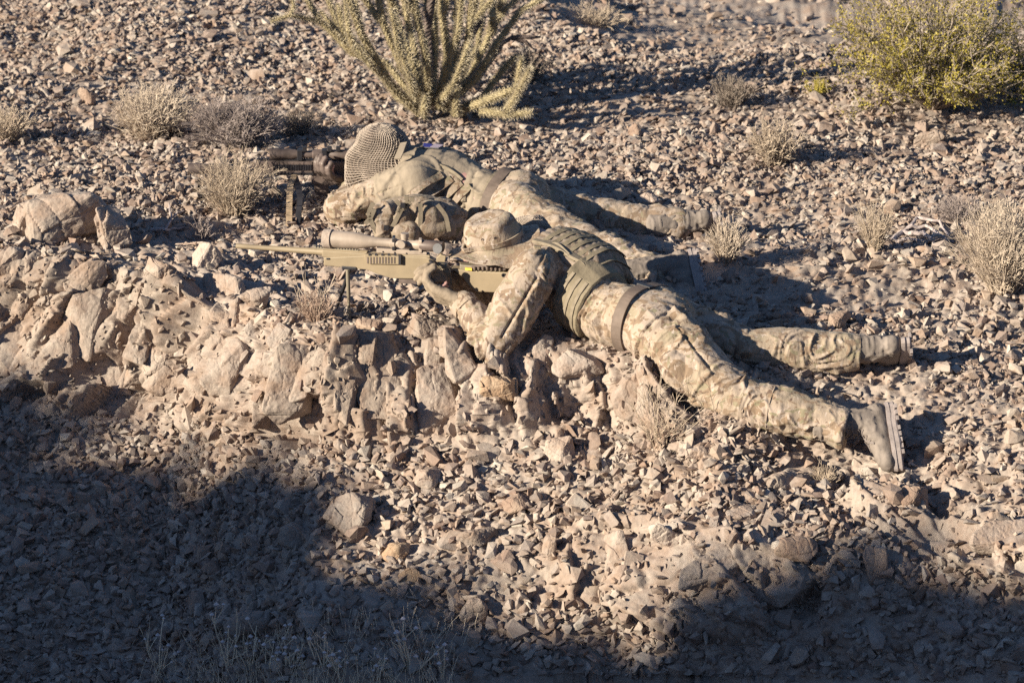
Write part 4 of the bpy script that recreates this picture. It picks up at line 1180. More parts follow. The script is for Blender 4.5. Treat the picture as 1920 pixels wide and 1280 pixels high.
def sleeve_pocket(V, Nn): return emboss(V, Nn, P(1010,520,13.5), P(948,628,13.4), .07, 13.66)
def thigh_pocket(V, Nn): return emboss(V, Nn, P(1236,655,13.3), P(1300,745,13.1), .12, 13.32, .009, .010, .05)
jacket = garment('jacket', fs, M_camo, [
    ('c', neck+Vector((.02,.02,-.02)), .070, chest, .138, dict(flat=.95)), ('c', chest, .140, mid, .135), ('c', mid, .135, belly, .122), ('c', belly, .122, P(1192,602,13.50), .128),
    ('c', chest, .10, shN, .092), ('c', shN, .092, shN.lerp(elN,.5), .094), ('c', shN.lerp(elN,.5), .092, elN, .068), ('c', elN, .066, elN.lerp(wrN,.6), .060), ('c', elN.lerp(wrN,.6), .060, wrN, .050),
    ('c', chest, .10, shF, .085), ('c', shF, .085, elF, .062), ('c', elF, .06, wrF, .042)],
    [(neck, chest, .5), (chest, mid, .6), (mid, belly, 1.0), (belly, pelv, 1.6), (shN, elN, 1.0), (elN, wrN, 1.5), (shF, elF, 1.0), (elF, wrF, 1.2)], amp=.0115, freq=20, seed=3, extra=sleeve_pocket)
def trouser_extra(V, Nn): return V
trous = garment('trousers', fs, M_camo, [
    ('c', P(1198,602,13.49), .130, pelv+Vector((.06,0,-.005)), .134), ('c', pelv, .13, hipN, .122), ('c', pelv, .13, hipF, .118), ('b', P(1262,592,13.52), (.10,.13,.085)),
    ('c', hipN, .120, hipN.lerp(knN,.55), .112), ('c', hipN.lerp(knN,.55), .112, knN, .090), ('c', knN, .090, knN.lerp(anN,.45), .092), ('c', knN.lerp(anN,.45), .090, anN+Vector((-.03,0,0)), .074),
    ('c', hipF, .118, knF, .086), ('c', knF, .084, knF.lerp(anF,.45), .084), ('c', knF.lerp(anF,.45), .083, anF+Vector((-.03,0,0)), .066),
    ('b', hipN.lerp(knN,.45)+Vector((-.05,-.075,-.01)), (.09,.045,.065), Matrix.Rotation(.8, 3, 'Y'))],
    [(pelv, hipN, .9), (hipN, knN, 1.15), (knN, anN, .9), (hipF, knF, 1.1), (knF, anF, .9)], amp=.0125, freq=17, seed=8, extra=thigh_pocket,
    cuts=((anN+(anN-knN).normalized()*.0, (anN-knN).normalized()),(anF+(anF-knF).normalized()*.0, (anF-knF).normalized())))
boot(fs, anN+Vector((.055,0,.012)), Vector((.10,-.70,-.68)), Vector((1,.05,.12)))
boot(fs, anF+Vector((.065,0,.015)), Vector((.05,.75,-.6)), Vector((1,-.1,.15)))
bj = bvh_of(jacket); btn = bvh_of(trous)
# cuffs, seams, belt
ax = (belly-pelv).normalized()
c_b = P(1194,601,13.50)
bm_ = bvh_of(trous)
band('belt', fs, M_belt, btn, c_b, ax, .044, .004, ref=Vector((0,0,1)), off=.004)
band('belt_buckle', fs, M_dark, btn, c_b+ax*.0, ax, .058, .011, 8, 26, n=6)
dN = (wrN-elN).normalized(); band('sleeve_cuff', fs, M_camo, bj, wrN-dN*.012, dN, .034, .004, n=36, reach=.075)
dK = (anN-knN).normalized()
for t_ in (.34,): band('trouser_seam', fs, M_camo, btn, knN.lerp(anN,t_), dK, .004, .002, n=40, reach=.125)
# plate carrier: a band round the torso, a back plate on top, webbing rows and straps
def carrier(parent, pts_r, mat, cuts, seed):
    pr = [('c', pts_r[i][0], pts_r[i][1], pts_r[i+1][0], pts_r[i+1][1]) for i in range(len(pts_r)-1)]
    return garment('plate_carrier', parent, mat, pr, [(pts_r[0][0], pts_r[-1][0], .3)], amp=.0045, freq=10, seed=seed, cuts=cuts, smooth=5)
cut_a = P(1072,560,13.62); cut_b = P(1122,600,13.58)
carA = carrier(fs, [(P(1040,500,13.74), .152), (mid, .155), (belly, .146)], M_vest, ((mid.lerp(belly,.85), spine), (mid.lerp(chest,.02), -spine)), 21)
Up = Vector((-.05,.25,1)); sdv = spine.cross(Vector((0,0,1))).normalized()
def plate(name, parent, mat, cpts, half, th, up, rnd=.022, amp=.004, seed=0):
    """padded panel: a row of middle points, given half width, rounded"""
    bm = bmesh.new(); d = (cpts[-1]-cpts[0]).normalized(); s_ = d.cross(up).normalized(); u_ = s_.cross(d)
    for i in range(len(cpts)-1):
        for k in (-1, -.5, 0, .5, 1): add_cap(bm, cpts[i]+s_*(half*k)-u_*(abs(k)**2*half*.35), th, cpts[i+1]+s_*(half*k)-u_*(abs(k)**2*half*.35), th)
        for k in (-.75, -.25, .25, .75): add_cap(bm, cpts[i]+s_*(half*k)-u_*(abs(k)**2*half*.35), th*.99, cpts[i+1]+s_*(half*k)-u_*(abs(k)**2*half*.35), th*.99)
    V, Nn, Fc = remesh(bm, .006, 5); V = V+Nn*(fbm(V*16, 3, seed)*amp)[:,None]
    return put(name, V, Fc, mat, parent, smooth=True)
upn = (Vector((0,.12,1))-spine*Vector((0,.12,1)).dot(spine)).normalized()
bp = [P(1030,474,13.84)+upn*.092, P(1075,500,13.78)+upn*.118, P(1118,528,13.70)+upn*.122, P(1140,556,13.66)+upn*.095]
backp = plate('back_panel', fs, M_vestc, bp, .125, .021, upn, seed=3)
bb = bvh_of(backp)
sN = sdv if sdv.y < 0 else -sdv
def lay(bvh, pts, up, off=.003):
    out = []
    for p in pts:
        h_ = bvh.ray_cast(p+up*.25, -up, .5); out.append((h_[0]+up*off) if h_[0] else p)
    return out
for k in range(7):
    t = .12+.13*k; a_ = bp[0].lerp(bp[-1], t)
    pts = lay(bb, [a_+sN*(.135-.27*i/10) for i in range(11)], upn)
    strip('webbing_strap', fs, M_vest, pts, .020, .0025, spine, 3)
for side_, y_ in ((1, .118),):
    pts = lay(bb, [bp[0].lerp(bp[-1], i/10)+sN*y_ for i in range(11)], upn, .006); strip('edge_strap', fs, M_web, pts, .030, .012, sN, 3)
bc = bvh_of(carA)
for k in range(3): band('webbing_strap', fs, M_web, bc, mid.lerp(belly, .16+.26*k), spine, .014, .0015, 40, 175, ref=Vector((0,0,1)) if True else None, n=30)
strip('shoulder_strap', fs, M_web, lay(bj, [P(992,478,13.70), P(1005,464,13.72), P(1024,458,13.74), P(1045,465,13.72), P(1070,500,13.66)], Vector((0,-.45,.9)), .006), .040, .010, Vector((.2,-.9,.1)))
for a_, b_ in ((990,478),(1008,466)): prism('buckle', fs, M_vest, [(a_-7,b_-5),(a_+6,b_-3),(a_+7,b_+5),(a_-6,b_+5)], 13.60, .016, .002)
# cartridge pouch at the side
for k, (a_, b_) in enumerate([(1088,606),(1068,590)]):
    pass
# net scarf at the neck
def net(name, parent, mat, V, Fc, thick):
    o = put(name, V, Fc, mat, parent); m = o.modifiers.new('net', 'WIREFRAME'); m.thickness = thick; m.use_even_offset = False; m.use_boundary = True
    return o
def sheet(fn, nu, nv):
    V = [tuple(fn(i/nu, j/nv)) for j in range(nv+1) for i in range(nu+1)]
    return np.array(V), [(j*(nu+1)+i, j*(nu+1)+i+1, (j+1)*(nu+1)+i+1, (j+1)*(nu+1)+i) for j in range(nv) for i in range(nu)]
M_net = plain('net_scarf', (.36,.305,.215), .9, .15, 30, 0, .3, .002); M_under = plain('scarf_inner_shell', (.10,.075,.05), .95, .2, 20, 0, .4, .003)  # dark inner shell, seen through the holes of the net
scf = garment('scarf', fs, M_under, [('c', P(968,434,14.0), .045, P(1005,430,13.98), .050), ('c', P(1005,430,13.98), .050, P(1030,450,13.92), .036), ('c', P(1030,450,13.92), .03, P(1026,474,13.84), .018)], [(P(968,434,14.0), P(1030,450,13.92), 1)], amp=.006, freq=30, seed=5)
V_, F_ = orgeo(scf)
def shell(obj, off, cell, name='net', parent=None):
    """square-meshed knitted net lying over a soft shape"""
    V, Fc = orgeo(obj); bv = BVHTree.FromPolygons(V.tolist(), Fc); c = Vector(V.mean(0)); ext = V.max(0)-V.min(0)
    ax_ = Vector((0,0,1)); n_u = int(2*math.pi*max(ext[0],ext[1],ext[2])*.42/cell); n_v = int(math.pi*max(ext)*.60/cell)
    VV, FF = [], []
    for j in range(n_v+1):
        th_ = .06+(math.pi*.93)*j/n_v
        for i in range(n_u):
            ph = 2*math.pi*(i+.5*(j % 2)*0)/n_u+.25*math.sin(th_*3); d = Vector((math.sin(th_)*math.cos(ph), math.sin(th_)*math.sin(ph), math.cos(th_)))
            h_ = bv.ray_cast(c+d*.6, -d, .6); p = (h_[0] if h_[0] else c+d*.05); VV.append(tuple(p+d*(off+.0015*math.sin(i*1.7)*math.cos(j*2.1))))
    for j in range(n_v):
        for i in range(n_u): i2 = (i+1) % n_u; FF.append((j*n_u+i, j*n_u+i2, (j+1)*n_u+i2, (j+1)*n_u+i))
    return net(name, parent or obj, M_net, np.array(VV), FF, cell*.36)
shell(scf, .004, .011)
# bush hat
hn = Vector((-.22,-.16,.95)).normalized(); hc = P(925,451,13.80)
hx = Vector((1,0,0)); hx = (hx-hn*hx.dot(hn)).normalized(); hy_ = hn.cross(hx)
def hat(parent):
    V, Fc = [], []; seg = 72
    prof = [(.000,.094),(.030,.100),(.058,.105),(.074,.102),(.085,.088),(.092,.062),(.096,.036),(.099,.026),(.101,.010),(.106,.002),(.122,-.004),(.139,-.009),(.154,-.013),(.167,-.017),(.168,-.021),(.165,-.022),(.150,-.018),(.122,-.012),(.100,-.006),(.094,.03),(.084,.078),(.05,.092),(0,.086)]
    prof = [(r*(1.12 if r < .103 else 1.12-.06*min(1,(r-.103)/.03)), h) for r, h in prof]
    for k, (r, h) in enumerate(prof):
        for j in range(seg):
            t = j*2*math.pi/seg; e = max(0, (r-.1)/.06)
            wv_ = e*(.016*math.sin(2*t+.6)+.009*math.sin(3*t+2)+.005*math.sin(7*t))
            dent = 0
            if .04 < h: dent = -.010*math.exp(-((t-4.4)/.5)**2)-.008*math.exp(-((t-5.7)/.4)**2)
            rr_ = max(r,.0005)*(1+.05*math.cos(2*t))+dent*(r > .02)
            p = hc+hx*(rr_*math.cos(t))+hy_*(rr_*.93*math.sin(t))+hn*(h-.005+wv_)
            V.append(p[:])
    n = len(prof)
    for i in range(n-1):
        for j in range(seg): j2 = (j+1) % seg; Fc.append((i*seg+j, i*seg+j2, (i+1)*seg+j2, (i+1)*seg+j))
    V = np.array(V); V += ((fbm(V*22, 3, 77)*.004+(1-np.abs(vnoise(V*34, 7)))**3*.005))[:,None]*np.array([.3,.5,.8])
    o = put('bush_hat', V, Fc, M_hat, parent, smooth=True)
    sd_ = o.modifiers.new('s', 'SUBSURF'); sd_.levels = 1; sd_.render_levels = 1
    hb = bvh_of(o)
    band('hat_band', o, M_hat, hb, hc+hn*.020, hn, .018, .003, n=64)
    for k in range(5):   # stitched rings on the brim
        pass
    for a_ in (-1.95, -1.35, -2.75):
        d = hx*math.cos(a_)+hy_*math.sin(a_); h_ = hb.ray_cast(hc+hn*.050+d*.3, -d, .4)
        if h_[0]: lathe('vent_eyelet', o, M_brn, h_[0]-d*.001, h_[0]+d*.002, [(0,.006),(1,.006),(1,.003),(.2,.003)], 12)
    return o
hat(fs)
# gloves
def glove(parent, wrist, d, pn, side, curl, mat=None, s=1.12):
    bm = bmesh.new()
    for pr in hand_prims(wrist, d, pn, side, curl, s):
        add_cap(bm, pr[1], pr[2]+.0025, pr[3], pr[4]+.0025, **(pr[5] if len(pr) > 5 else {}))
    add_cap(bm, wrist-d.normalized()*.03, .034, wrist, .032)
    V, Nn, Fc = remesh(bm, .0032, 3); V = V+Nn*(fbm(V*45, 3, 5)*.0016)[:,None]
    return put('glove', V, Fc, mat or M_glove, parent, smooth=True)
glove(fs, wrN, gl_d, Vector((.1,.5,.6)), Vector((0,.3,-1)), 1.3, s=1.4)
glove(fs, wrF, Vector((-.5,-.7,.4)), Vector((-.5,0,-.3)), Vector((-1,0,0)), 1.2)

# ---- long rifle of the front soldier
class Slant:
    def __init__(s, off=0.0): s.off = off
    def __call__(s, px): return 14.06+(13.70-14.06)*(px-445)/515+s.off
    def __add__(s, o): return Slant(s.off+o)
    def __sub__(s, o): return Slant(s.off-o)
YR = Slant()
rf = root('rifle', G(650, 575), 'long olive and tan rifle with big scope held by the soldier in the brimmed hat', 'rifle')
lathe('barrel', rf, M_gun, P(443,461,YR), P(690,478,YR), [(0,.0085),(.004,.0105),(.10,.0105),(.105,.0095),(.4,.0115),(.62,.0135),(.7,.0185),(1,.019)])
lathe('muzzle', rf, M_dark, P(438,460.6,YR), P(449,461.5,YR), [(0,.004),(0,.0075),(.5,.0095),(1,.0095),(1,.004)])
prism('fore_end', rf, M_gun, [(607,483),(690,479),(800,482),(812,488),(822,500),(846,512),(841,522),(800,519),(775,523),(733,522),(705,513),(688,506),(607,498)], YR, .052, .004)
prism('receiver', rf, M_gun, [(604,469),(690,476),(806,479),(806,491),(690,489),(604,482)], YR, .042, .004)
prism('fore_end_slot', rf, M_dark, [(612,484),(618,484),(618,487),(612,487)], YR-.027, .004, .0005)
prism('top_rail', rf, M_gun3, [(588,462),(672,467),(672,471),(588,467)], YR, .022, .001)
for k in range(15): prism('rail_tooth', rf, M_dark, [(592+k*5.4,460.5+k*.33),(594.6+k*5.4,460.6+k*.33),(594.6+k*5.4,464.5+k*.33),(592+k*5.4,464.5+k*.33)], YR, .023, 0)
prism('side_rail', rf, M_gun, [(684,477),(751,480),(751,496),(690,495),(684,488)], YR-.030, .016, .002)
for k in range(10): prism('rail_groove', rf, M_brn, [(688+k*5.6,482),(690.2+k*5.6,482),(690.2+k*5.6,494),(688+k*5.6,494)], YR-.038, .004, 0)
for k in range(5): prism('rail_hole', rf, M_dark, [(691+k*12,475.5),(695+k*12,475.5),(695.5+k*12,479.5),(690.5+k*12,479.5)], YR-.037, .008, .0004)
prism('rail_end', rf, M_dark, [(747,478),(752,480),(752,496),(747,496)], YR-.033, .016, .001)
prism('magazine', rf, M_brn, [(748,521),(782,522),(780,533),(748,531)], YR, .030, .002)
lathe('bolt', rf, M_brn, P(760,487,YR-.012), P(822,491,YR-.012), [(0,.006),(1,.006)], 12)
lathe('bolt_handle', rf, M_dark, P(806,488,YR-.02), P(812,497,YR-.07), [(0,.006),(.6,.005),(.7,.010),(1,.009)], 12)
prism('trigger_guard', rf, M_dark, [(800,519),(838,521),(836,533),(806,531),(803,528),(833,529),(835,523),(800,522)], YR, .014, .001)
prism('grip', rf, M_gun3, [(815,492),(838,497),(846,515),(850,545),(836,552),(824,549),(826,530),(816,512)], YR, .040, .008)
prism('stock', rf, M_gun, [(846,503),(878,507),(953,511),(956,550),(892,547),(878,535),(868,520)], YR, .050, .005)
prism('cheek_piece', rf, M_gun3, [(862,496),(900,500),(945,502),(945,511),(862,507)], YR+.004, .040, .004)
prism('shell_strap', rf, M_brn, [(884,497),(948,500),(948,507),(884,505)], YR-.026, .010, .002)
for k in range(7): lathe('cartridge', rf, M_belt, P(890+k*8,500,YR-.034), P(890+k*8,508,YR-.034), [(0,.005),(.7,.005),(1,.002)], 8)
prism('yellow_tag', rf, M_yel, [(872,502),(885,503),(885,508),(872,507)], YR-.031, .010, .001)
lathe('sling_swivel', rf, M_dark, P(944,516,YR-.028), P(944,516,YR-.036), [(0,.008),(1,.008),(1,.004),(.3,.004)], 14)
prism('hand_stop', rf, M_gun, [(826,477),(836,480),(834,492),(818,491),(818,484)], YR-.02, .02, .003)
# scope
sp0, sp1 = P(609,447,YR), P(838,463,YR)
sc_o = lathe('scope', rf, M_gun2, sp0, sp1, [(0,.033),(0,.0365),(.055,.037),(.06,.0335),(.14,.0345),(.28,.032),(.36,.024),(.43,.0185),(.545,.0175),(.55,.0205),(.585,.0205),(.59,.017),(.74,.017),(.75,.019),(.82,.021),(.83,.018),(.93,.018)], 32)
lathe('scope_lens_ring', rf, M_pale, sp0.lerp(sp1,-.002), sp0.lerp(sp1,.062), [(0,.034),(0,.0385),(1,.0385),(1,.035)], 32)
lathe('scope_lens', sc_o, M_lens, sp0.lerp(sp1,.004), sp0.lerp(sp1,.010), [(0,.0325),(1,.0325)], 24)
lathe('eyepiece', sc_o, M_brn, sp0.lerp(sp1,.78), sp0.lerp(sp1,.97), [(0,.019),(.1,.0215),(.75,.0225),(.8,.020),(1,.021)], 24)
lathe('turret', sc_o, M_gun2, P(759,455,YR), P(759,437,YR), [(0,.014),(.55,.014),(.56,.0165),(1,.016)], 20)
lathe('turret', sc_o, M_gun2, P(756,456,YR-.01), P(752,459,YR-.045), [(0,.012),(.5,.012),(.52,.0165),(1,.0155)], 20)
prism('scope_mount', rf, M_gun2, [(706,466),(775,470),(800,473),(800,479),(706,474)], YR, .03, .002)
for a_ in (738, 788): prism('scope_ring', rf, M_dark if a_ < 750 else M_gun2, [(a_-3,446+(a_-738)*.09),(a_+3,446+(a_-738)*.09),(a_+3,470+(a_-738)*.09),(a_-3,470+(a_-738)*.09)], YR, .040, .003)
lathe('rear_lens_cap', sc_o, M_dark, P(820,466,YR-.045), P(822,466,YR-.035), [(0,.0185),(0,.020),(1,.020)], 24)
for k in range(3): lathe('mount_screw', rf, M_dark, P(718+k*22,472+k*1.6,YR-.018), P(718+k*22,472+k*1.6,YR-.0165), [(0,.003),(1,.003)], 8)
# bipod
bp_t = P(648,503,YR)
lathe('bipod_leg', rf, M_gun3, P(652,505,YR-.03), Vector((P(650,505,YR).x+.01, YR(650)-.04, drop(P(650,505,YR).x, YR(650)-.04)-.01)), [(0,.008),(.5,.008),(.52,.006),(.95,.006),(.96,.009),(1,.009)], 12)
lathe('bipod_leg', rf, M_dark, P(656,505,YR+.02), Vector((P(624,545,YR).x, YR(624)+.05, drop(P(630,545,YR).x, YR(624)+.05))), [(0,.008),(.5,.008),(.52,.006),(.95,.006),(.96,.009),(1,.009)], 12)
prism('bipod_mount', rf, M_dark, [(640,499),(668,501),(668,507),(642,505)], YR, .06, .003)

# ---- soldier behind, head wrapped in a net scarf
bs = root('person', G(960, 420), 'soldier with a net scarf wrapped round the head lying prone behind, aiming the dark rifle', 'person')
bn = P(768,318,15.25); bch = P(815,332,15.22); bmd = P(850,345,15.20); bbl = P(893,362,15.15); bpv = P(955,384,15.08)
bsN = P(778,340,15.12); beN = P(638,390,15.16); bwN = P(668,346,15.38)
bsF = P(770,318,15.42); beF = P(680,350,15.60); bwF = P(650,335,15.45)
bhN = P(968,392,14.98); bkN = P(1105,468,14.60); baN = P(1228,517,14.36)
bhF = P(962,378,15.16); bkF = P(1105,408,15.12); baF = P(1268,420,15.08)
bhd = P(712,292,15.28); bfw = Vector((-1,.1,-.2)); bup = Vector((-.25,-.05,1))
bsp = (bpv-bn).normalized()
bbody = [('c', bn, .10, bch, .12, dict(flat=.9)), ('c', bch, .12, bbl, .105), ('c', bbl, .105, bpv, .115), ('c', bn, .06, bhd, .055), ('c', bch, .09, bsN, .06), ('c', bch, .09, bsF, .06),
         ('c', bsN, .055, beN, .038), ('c', beN, .038, bwN, .026), ('c', bsF, .055, beF, .038), ('c', beF, .038, bwF, .026), ('c', bpv, .10, bhN, .09), ('c', bpv, .10, bhF, .09),
         ('c', bhN, .085, bkN, .055), ('c', bkN, .055, baN, .035), ('c', bhF, .085, bkF, .055), ('c', bkF, .055, baF, .035)] + head_prims(bhd, bfw, bup)
bbody += hand_prims(bwN, Vector((-.3,.8,.3)), Vector((0,0,1)), Vector((-1,0,0)), 1.2, .85) + hand_prims(bwF, Vector((-.5,-.5,.2)), Vector((0,0,1)), Vector((-1,0,0)), 1.2)
skin_body('body', bs, bbody, .0055)
bj2 = garment('jacket', bs, M_comb, [('c', bn, .105, bch, .130), ('c', bch, .130, bmd, .128), ('c', bmd, .128, bbl, .118), ('c', bbl, .118, P(930,378,15.10), .120),
    ('c', bch, .105, bsN, .092), ('c', bsN, .092, bsN.lerp(beN,.45), .080)] + [('c', bch, .10, bsF, .085), ('c', bsF, .085, beF, .06), ('c', beF, .058, bwF, .042), ('c', bn, .08, bn+(bhd-bn)*.4, .07)],
    [(bn, bch, .5), (bch, bmd, .8), (bmd, bbl, 1.0), (bbl, bpv, 1.4), (bsN, beN, 1.0), (bsF, beF, 1), (beF, bwF, 1)], amp=.011, freq=17, seed=33, voxel=.0055)
garment('sleeve', bs, M_camo2, [('c', bsN.lerp(beN,.02), .082, bsN.lerp(beN,.5), .076), ('c', bsN.lerp(beN,.5), .076, beN, .070), ('c', beN, .070, bwN, .046)], [(bsN, beN, 1.0), (beN, bwN, 1.3)], amp=.009, freq=18, seed=36)
bt2 = garment('trousers', bs, M_camo2, [('c', P(938,378,15.10), .118, bpv+Vector((.05,0,.01)), .135), ('c', bpv, .125, bhN, .115), ('c', bpv, .125, bhF, .112), ('b', P(985,372,15.10), (.10,.13,.085)),
    ('c', bhN, .112, bkN, .085), ('c', bkN, .082, bkN.lerp(baN,.45), .084), ('c', bkN.lerp(baN,.45), .083, baN, .068), ('c', bhF, .112, bkF, .084), ('c', bkF, .080, bkF.lerp(baF,.45), .080), ('c', bkF.lerp(baF,.45), .079, baF, .064)],
    [(bpv, bhN, .9), (bhN, bkN, 1.1), (bkN, baN, .9), (bhF, bkF, 1.1), (bkF, baF, .9)], amp=.0115, freq=17, seed=40, voxel=.0055)
boot(bs, baF+Vector((.06,0,.005)), Vector((-.05,.75,-.5)), Vector((1,0,.15)))
boot(bs, baN+Vector((.055,0,.03)), Vector((.15,-.75,-.62)), Vector((1,.05,.1)))
bb2 = bvh_of(bt2); bjv = bvh_of(bj2); ax2 = (bbl-bpv).normalized()
band('belt', bs, M_belt, bb2, P(935,378,15.10), ax2, .045, .005, off=.004)
band('belt_edge', bs, M_web, bb2, P(930,376,15.10)+ax2*.022, ax2, .012, .008, off=.004)
glove(bs, bwF, Vector((-.5,-.5,.2)), Vector((0,0,1)), Vector((-1,0,0)), 1.2, M_brn, 1.2)
glove(bs, bwN, Vector((-.3,.8,.3)), Vector((0,0,1)), Vector((-1,0,0)), 1.2, M_brn)
# net scarf over the head, hanging over the face
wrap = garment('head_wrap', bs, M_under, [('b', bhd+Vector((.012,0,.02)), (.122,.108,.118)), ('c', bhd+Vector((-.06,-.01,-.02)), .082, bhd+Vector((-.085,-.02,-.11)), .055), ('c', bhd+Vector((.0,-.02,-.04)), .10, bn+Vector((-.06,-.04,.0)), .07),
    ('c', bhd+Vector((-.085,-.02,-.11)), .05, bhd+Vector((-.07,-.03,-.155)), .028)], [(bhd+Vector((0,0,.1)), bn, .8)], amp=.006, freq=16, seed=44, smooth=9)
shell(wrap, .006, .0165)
strip('scarf_tail', bs, M_comb, [P(757,268,15.2), P(752,282,15.14), P(745,298,15.10)], .03, .006, Vector((1,0,.3)))
# plate carrier of the soldier behind
bup_ = (Vector((0,.1,1))-bsp*Vector((0,.1,1)).dot(bsp)).normalized()
bp2 = [P(778,320,15.30)+bup_*.105, P(815,334,15.27)+bup_*.120, P(850,347,15.24)+bup_*.122, P(880,358,15.20)+bup_*.095]
bk = plate('back_panel', bs, M_vestc, bp2, .125, .020, bup_, seed=9)
bbk = bvh_of(bk); s2 = bsp.cross(Vector((0,0,1))).normalized(); s2 = s2 if s2.y < 0 else -s2
M_vd = plain('grey_green_panel', (.16,.16,.135), .8, .2, 14, 0, .4, .002)
for k in range(6):
    a_ = bp2[0].lerp(bp2[-1], .10+.155*k); strip('webbing_strap', bs, M_vd if k % 2 else M_web, lay(bbk, [a_+s2*(.10-.2*i/10) for i in range(11)], bup_), .024, .005, bsp, 3)
strip('edge_strap', bs, M_web, lay(bbk, [bp2[0].lerp(bp2[-1], i/10)+s2*.118 for i in range(11)], bup_, .006), .034, .014, s2, 3)
M_navy = plain('navy_patch', (.04,.045,.22), .7, .1, 60); M_pstripe = plain('patch_stripe', (.34,.30,.32), .8, .1, 60)
pp = lay(bbk, [P(785,300,15.25)+bup_*.05, P(803,306,15.25)+bup_*.05], bup_, .009)
flag = strip('flag_patch', bs, M_vd, [pp[0], pp[1]+(pp[1]-pp[0])*.6], .055, .004, s2, 4)
dirp = (pp[1]-pp[0]).normalized()
strip('patch_field', flag, M_navy, [pp[0]+dirp*.004+bup_*.004, pp[0]+dirp*.040+bup_*.002], .042, .004, s2, 3)
for k in range(4): strip('patch_stripe', flag, M_pstripe, [pp[0]+dirp*.042+s2*(.022-.0147*k)+bup_*.004, pp[0]+dirp*.078+s2*(.022-.0147*k)+bup_*.002], .006, .004, s2, 3)
# side straps of the carrier
for k in range(4):
    c_ = bch.lerp(bbl, .30+.22*k)
    band('side_strap', bs, M_camo3, bjv, c_, (bsp+Vector((-.45,0,-.25))).normalized(), .034, .006, 50, 170, ref=Vector((0,0,1)), n=24)
# ---- dark rifle behind
YB = 15.42
r2 = root('rifle', G(560, 400), 'dark suppressed rifle with scope and rails, aimed by the soldier with the net scarf', 'rifle')
lathe('suppressor', r2, M_brn, P(353,316,YB), P(432,317,YB), [(0,.006),(0,.0225),(.05,.0235),(.3,.0235),(.31,.022),(.6,.022),(.61,.0235),(.97,.0235),(1,.012)])
lathe('barrel', r2, M_brn, P(430,317,YB), P(482,317.5,YB), [(0,.010),(1,.010)])
prism('handguard', r2, M_brn, [(480,303),(586,304),(586,328),(520,328),(480,326)], YB, .055, .003)
prism('top_rail', r2, M_dark, [(480,299),(640,300),(640,304),(480,303)], YB, .024, .001)
for k in range(16): prism('rail_slot', r2, M_dark, [(512+k*4.6,309),(514.4+k*4.6,309),(514.4+k*4.6,320),(512+k*4.6,320)], YB-.028, .005, 0)
for k in range(20): prism('rail_tooth', r2, M_dark, [(484+k*5,297),(486.6+k*5,297),(486.6+k*5,300.5),(484+k*5,300.5)], YB, .024, 0)
prism('lower_rail', r2, M_dark, [(508,324),(588,324),(588,329),(508,329)], YB-.01, .04, .001)
prism('receiver', r2, M_brn, [(584,302),(655,304),(660,330),(640,345),(620,348),(584,346)], YB, .046, .004)
prism('magazine', r2, M_brn, [(590,344),(616,346),(614,372),(588,370)], YB, .028, .002)
prism('grip', r2, M_brn, [(632,344),(648,344),(656,372),(642,374)], YB, .032, .005)
prism('butt', r2, M_brn, [(655,306),(700,308),(702,338),(690,340),(660,326)], YB, .036, .004)
lathe('scope', r2, M_brn, P(506,289,YB), P(660,290,YB), [(0,.024),(0,.0265),(.12,.027),(.13,.025),(.25,.024),(.36,.0165),(.52,.0165),(.53,.022),(.64,.022),(.65,.0165),(.74,.0165),(.76,.021),(.97,.022),(1,.020)])
for a_ in (562, 608): prism('scope_ring', r2, M_dark, [(a_-5,282),(a_+5,282),(a_+5,302),(a_-5,302)], YB, .042, .002)
for a_ in (571, 618, 634): prism('turret', r2, M_dark, [(a_-4,276),(a_+4,276),(a_+4,285),(a_-4,285)], YB-.01, .022, .002)
lg = P(548,328,YB)
M_tanb = plain('tan_strap', (.36,.27,.15), .7, .2, 30)
zb = drop(P(545,400,15.05).x, 15.10)
strip('bipod_leg', r2, M_tanb, [P(552,330,YB-.03), P(543,352,15.25), Vector((P(541,395,15.1).x, 15.10, zb))], .026, .012, Vector((1,0,0)))
strip('bipod_leg', r2, M_dark, [P(552,330,YB-.02), P(560,352,15.25), P(563,375,15.18), Vector((P(556,395,15.15).x, 15.14, zb))], .024, .014, Vector((1,0,0)))

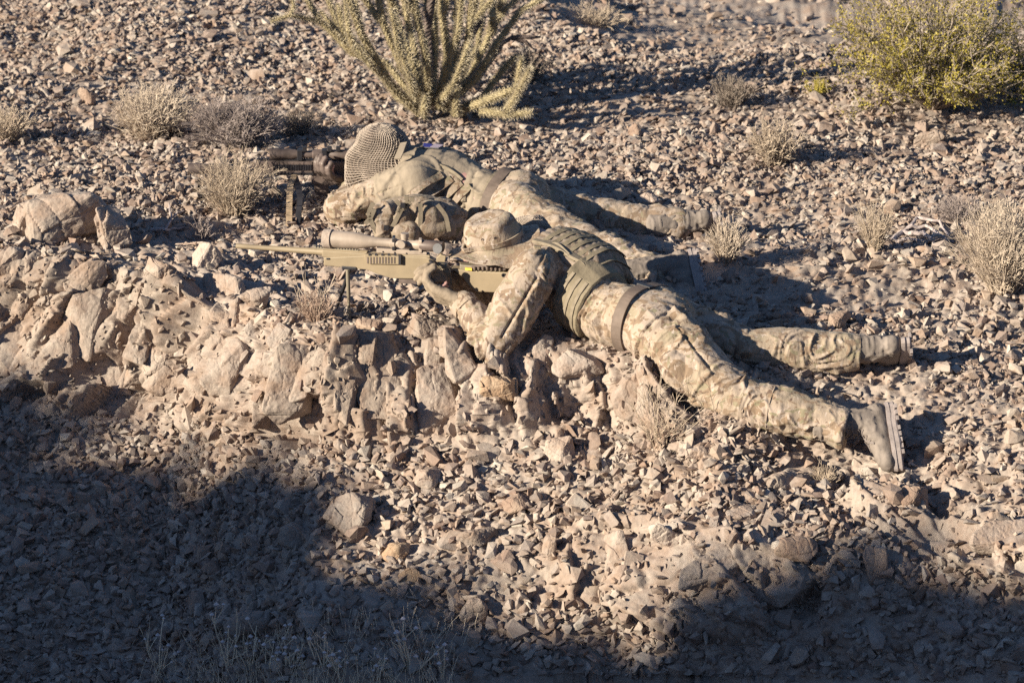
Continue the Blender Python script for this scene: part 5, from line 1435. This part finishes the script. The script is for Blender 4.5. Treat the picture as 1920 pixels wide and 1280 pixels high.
# ---- camouflage pack in front of the soldier behind
YK = 14.86
pk = root('backpack', G(775, 455), 'small lumpy camouflage backpack lying between the two soldiers', 'backpack')
zk = drop(P(775,450,YK).x, YK)
def pkp(a, b, y=YK): return P(a, b, y)
pb = garment('pack_body', pk, M_camo3, [('c', pkp(728,405), .075, pkp(785,402), .085), ('c', pkp(785,402), .085, pkp(838,412), .080), ('c', pkp(735,425), .07, pkp(838,428), .07)], [(pkp(700,410), pkp(870,410), 1)], amp=.008, freq=14, seed=50)
garment('pocket', pk, M_camo3, [('c', pkp(708,400,YK-.07), .040, pkp(718,436,YK-.09), .036), ('c', pkp(726,396,YK-.07), .040, pkp(722,430,YK-.09), .03)], [(pkp(708,395), pkp(718,436), 1)], amp=.006, freq=22, seed=51)
garment('pocket', pk, M_camo3, [('b', pkp(752,410,YK-.07), (.045,.04,.055)), ('b', pkp(757,435,YK-.09), (.060,.05,.045)), ('b', pkp(768,437,YK-.10), (.045,.045,.048))], [(pkp(750,400), pkp(760,440), 1)], amp=.006, freq=22, seed=52)
garment('pocket', pk, M_camo3, [('b', pkp(806,400,YK-.06), (.062,.06,.060)), ('c', pkp(798,425,YK-.07), .058, pkp(826,425,YK-.05), .062)], [(pkp(800,390), pkp(810,440), 1)], amp=.007, freq=18, seed=53)
garment('top_flap', pk, M_vestc, [('c', pkp(728,382,YK-.01), .022, pkp(775,378,YK-.01), .026), ('c', pkp(775,378,YK-.01), .026, pkp(840,388), .030), ('c', pkp(840,388), .030, pkp(868,402), .024)], [(pkp(728,382), pkp(868,402), 1)], amp=.006, freq=16, seed=54)
pbv = None
for pl in ([(700,380),(690,400),(700,425),(712,442)],[(722,442),(736,425),(748,402),(756,384)],[(742,376),(758,392),(770,380)],[(745,400),(752,388),(768,376)],[(702,392),(694,410),(685,420)],[(788,380),(789,405),(786,440)],[(820,384),(836,404),(842,434)]):
    strip('strap', pk, M_web, [pkp(a, b, YK-.115) for a, b in pl], .018, .004, Vector((1,0,.4)))
for a_, b_ in ((755,386),(724,428),(762,372),(772,374)): prism('buckle', pk, M_dark if a_ < 760 else M_web, [(a_-4,b_-5),(a_+5,b_-4),(a_+4,b_+5),(a_-5,b_+4)], YK-.125, .012, .001)
